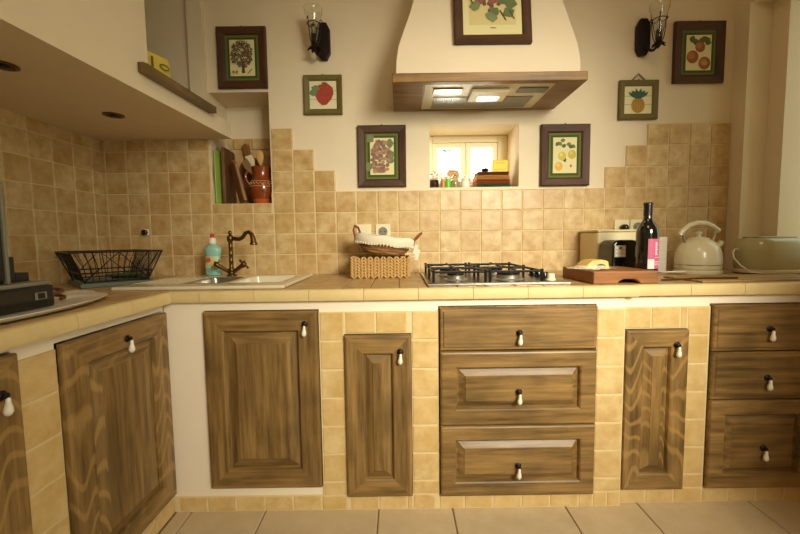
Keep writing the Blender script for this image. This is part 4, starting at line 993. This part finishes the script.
mt = thing('slatted_mat', 'brown slatted wooden place mat in front of the kettle and toaster', 'mat', (1.09, -.44, .7828), R(3))
MW = wood('mat_wood', 0, (150, 116, 66), (190, 154, 98), rough=.6)
sl = None
for k in range(12):
    y = -.085+k*.0153
    if sl is None:
        b = MB(); b.box(-.24, .30, -.0068, .0068, 0, .006, MW, bev=.0015); sl = b.build('slat', mt, (0, y, 0))
    else:
        q = sl.copy(); C.objects.link(q); q.parent = mt; q.location = (random.uniform(-.004, .004), y, 0)
b = MB(); b.tube([(-.34, -.03, .0035), (-.20, -.045, .0095), (-.08, -.06, .0095)], .0035, BRONZE, 6)
kn = b.build('skewer', None, (1.09, -.44, .7840), (0, 0, R(3))); tag(kn, 'thin dark stick lying across the left end of the slatted mat', 'stick')

# ------------------------------------------------------------ left corner: coffee machine on a tray etc.
tr = thing('serving_tray', 'flat white oval tray under the coffee machine on the left counter', 'tray', (-1.125, -1.03, .7828), R(90))
b = MB(); prf = [(.001, .002), (.8, .003), (.93, .006), (1.0, .014), (.985, .0155), (.92, .0095), (.78, .0055), (.001, .0045)]
b.grid([oval(.335*q, .135*q, z, 40) for q, z in prf], WHITE, closed_u=True); smooth(b.build('dish', tr), 60)
cm = thing('coffee_machine', 'black and grey espresso machine at the left edge of the view', 'coffee machine', (-1.160, -.968, .789), R(90))
# local x -> world +y (into the room corner), local -y -> world +x
b = MB(); b.box(-.17, .085, -.078, .11, .0, .055, BLACK, bev=.006); b.build('base', cm)
b = MB(); b.box(-.17, .080, -.072, .10, .0552, .066, GREY, bev=.003); b.build('drip_grid', cm)
b = MB(); b.box(-.17, -.012, -.06, .10, .0662, .30, BLACK, bev=.010); b.build('column', cm)
b = MB(); b.box(-.0118, -.004, -.06, .10, .0662, .30, GREY, bev=.002); b.build('front_strip', cm)
b = MB(); b.box(.008, .036, -.03, .09, .0662, .128, BLACKM, bev=.002); b.box(.036, .070, -.03, .09, .0662, .088, BLACKM, bev=.002); b.build('capsule_holder', cm)
b = MB(); b.box(.03, .06, -.0805, -.0775, .022, .040, GREY, bev=.001); b.box(.036, .054, -.082, -.080, .024, .038, BLACKM, bev=.001); b.build('switch', cm)
gl = thing('glass_bottle', 'clear glass cruet with a gold stopper behind the coffee machine', 'bottle', (-1.42, -.70, .7828))
b = MB(); pr = [(.026, .002), (.030, .01), (.030, .09), (.020, .12), (.010, .14), (.010, .165)]; b.lathe(pr+[(r-.002, z+.002) for r, z in pr[::-1]], GLASS, 20); b.build('glass_body', gl)
b = MB(); b.lathe([(.008, .165), (.013, .170), (.013, .180), (.006, .188)], mat('gold', (206, 160, 80), .3, .9), 14); b.build('stopper', gl)
wcn = thing('white_cup', 'small white cup behind the coffee machine at the left edge', 'cup', (-1.50, -.64, .7828))
b = MB(); b.lathe([(.001, .004), (.022, .0), (.028, .006), (.034, .085), (.036, .188), (.033, .188), (.025, .012), (.001, .008)], WHITE, 22); b.build('body', wcn)
b = MB(); b.tube([(.033, 0, .16), (.052, 0, .155), (.052, 0, .12), (.032, 0, .11)], .004, WHITE, 8); b.build('handle', wcn)
b = MB(); b.tube([(-1.165+.052*math.cos(k*.4)*(1-.006*k), -.835+.042*math.sin(k*.4), .799+.0011*k) for k in range(30)], .0045, mat('brown_cable', (104, 62, 34), .5), 8)
tag(b.build('power_cable'), 'coiled brown power cable beside the coffee machine', 'cable')
b = MB(); rp = random.Random(5); n = 14
b.grid([[(-.11+.22*i/n, -.05+.10*j/8, .004+.010*abs(math.sin(i*1.1+j*.9))*rp.random()+.004*rp.random()) for i in range(n+1)] for j in range(9)], mat('paper_napkin', (214, 200, 176), .7), smooth=False)
pp = b.build('crumpled_paper', None, (-1.28, -.70, .7828), (0, 0, R(60))); sd = pp.modifiers.new('solid', 'SOLIDIFY'); sd.thickness = .0015; sd.offset = 1
tag(pp, 'crumpled whitish paper lying between the coffee machine and the dish rack', 'paper')

# yellow pack behind the ledge
yb = thing('yellow_bag', 'yellow packet with green lettering standing on the upper left ledge', 'packet', (-1.095, -.40, 1.5075), R(70)); yb.scale = (1, 1, 1.3)
b = MB(); rb = random.Random(8)
b.grid([[((-.058+.116*u)*q, s*t_+rb.uniform(-.002, .002), z) for u, s in ((0, -.4), (.25, -1), (.5, -1), (.75, -1), (1, -.4), (1, .4), (.75, 1), (.5, 1), (.25, 1), (0, .4))] for z, t_, q in ((0, .022, .96), (.02, .026, 1), (.06, .024, .98), (.085, .016, 1.0), (.098, .006, 1.02), (.104, .003, 1.0))], mat('yellow_film', (226, 200, 84), .4, noise=.1, scale=30), closed_u=True, cap=True)
b.build('bag_body', yb)
b = MB(); b.tube([(.02+.018*math.cos(k*.52), -.0285, .068+.007*math.sin(k*.52)) for k in range(12)], .0018, mat('green_ink', (70, 110, 40), .5), 5, True); b.box(-.03, -.022, -.0275, -.026, .03, .085, mat('brown_ink', (120, 80, 30), .5)); b.build('printed_band', yb, weld=False)
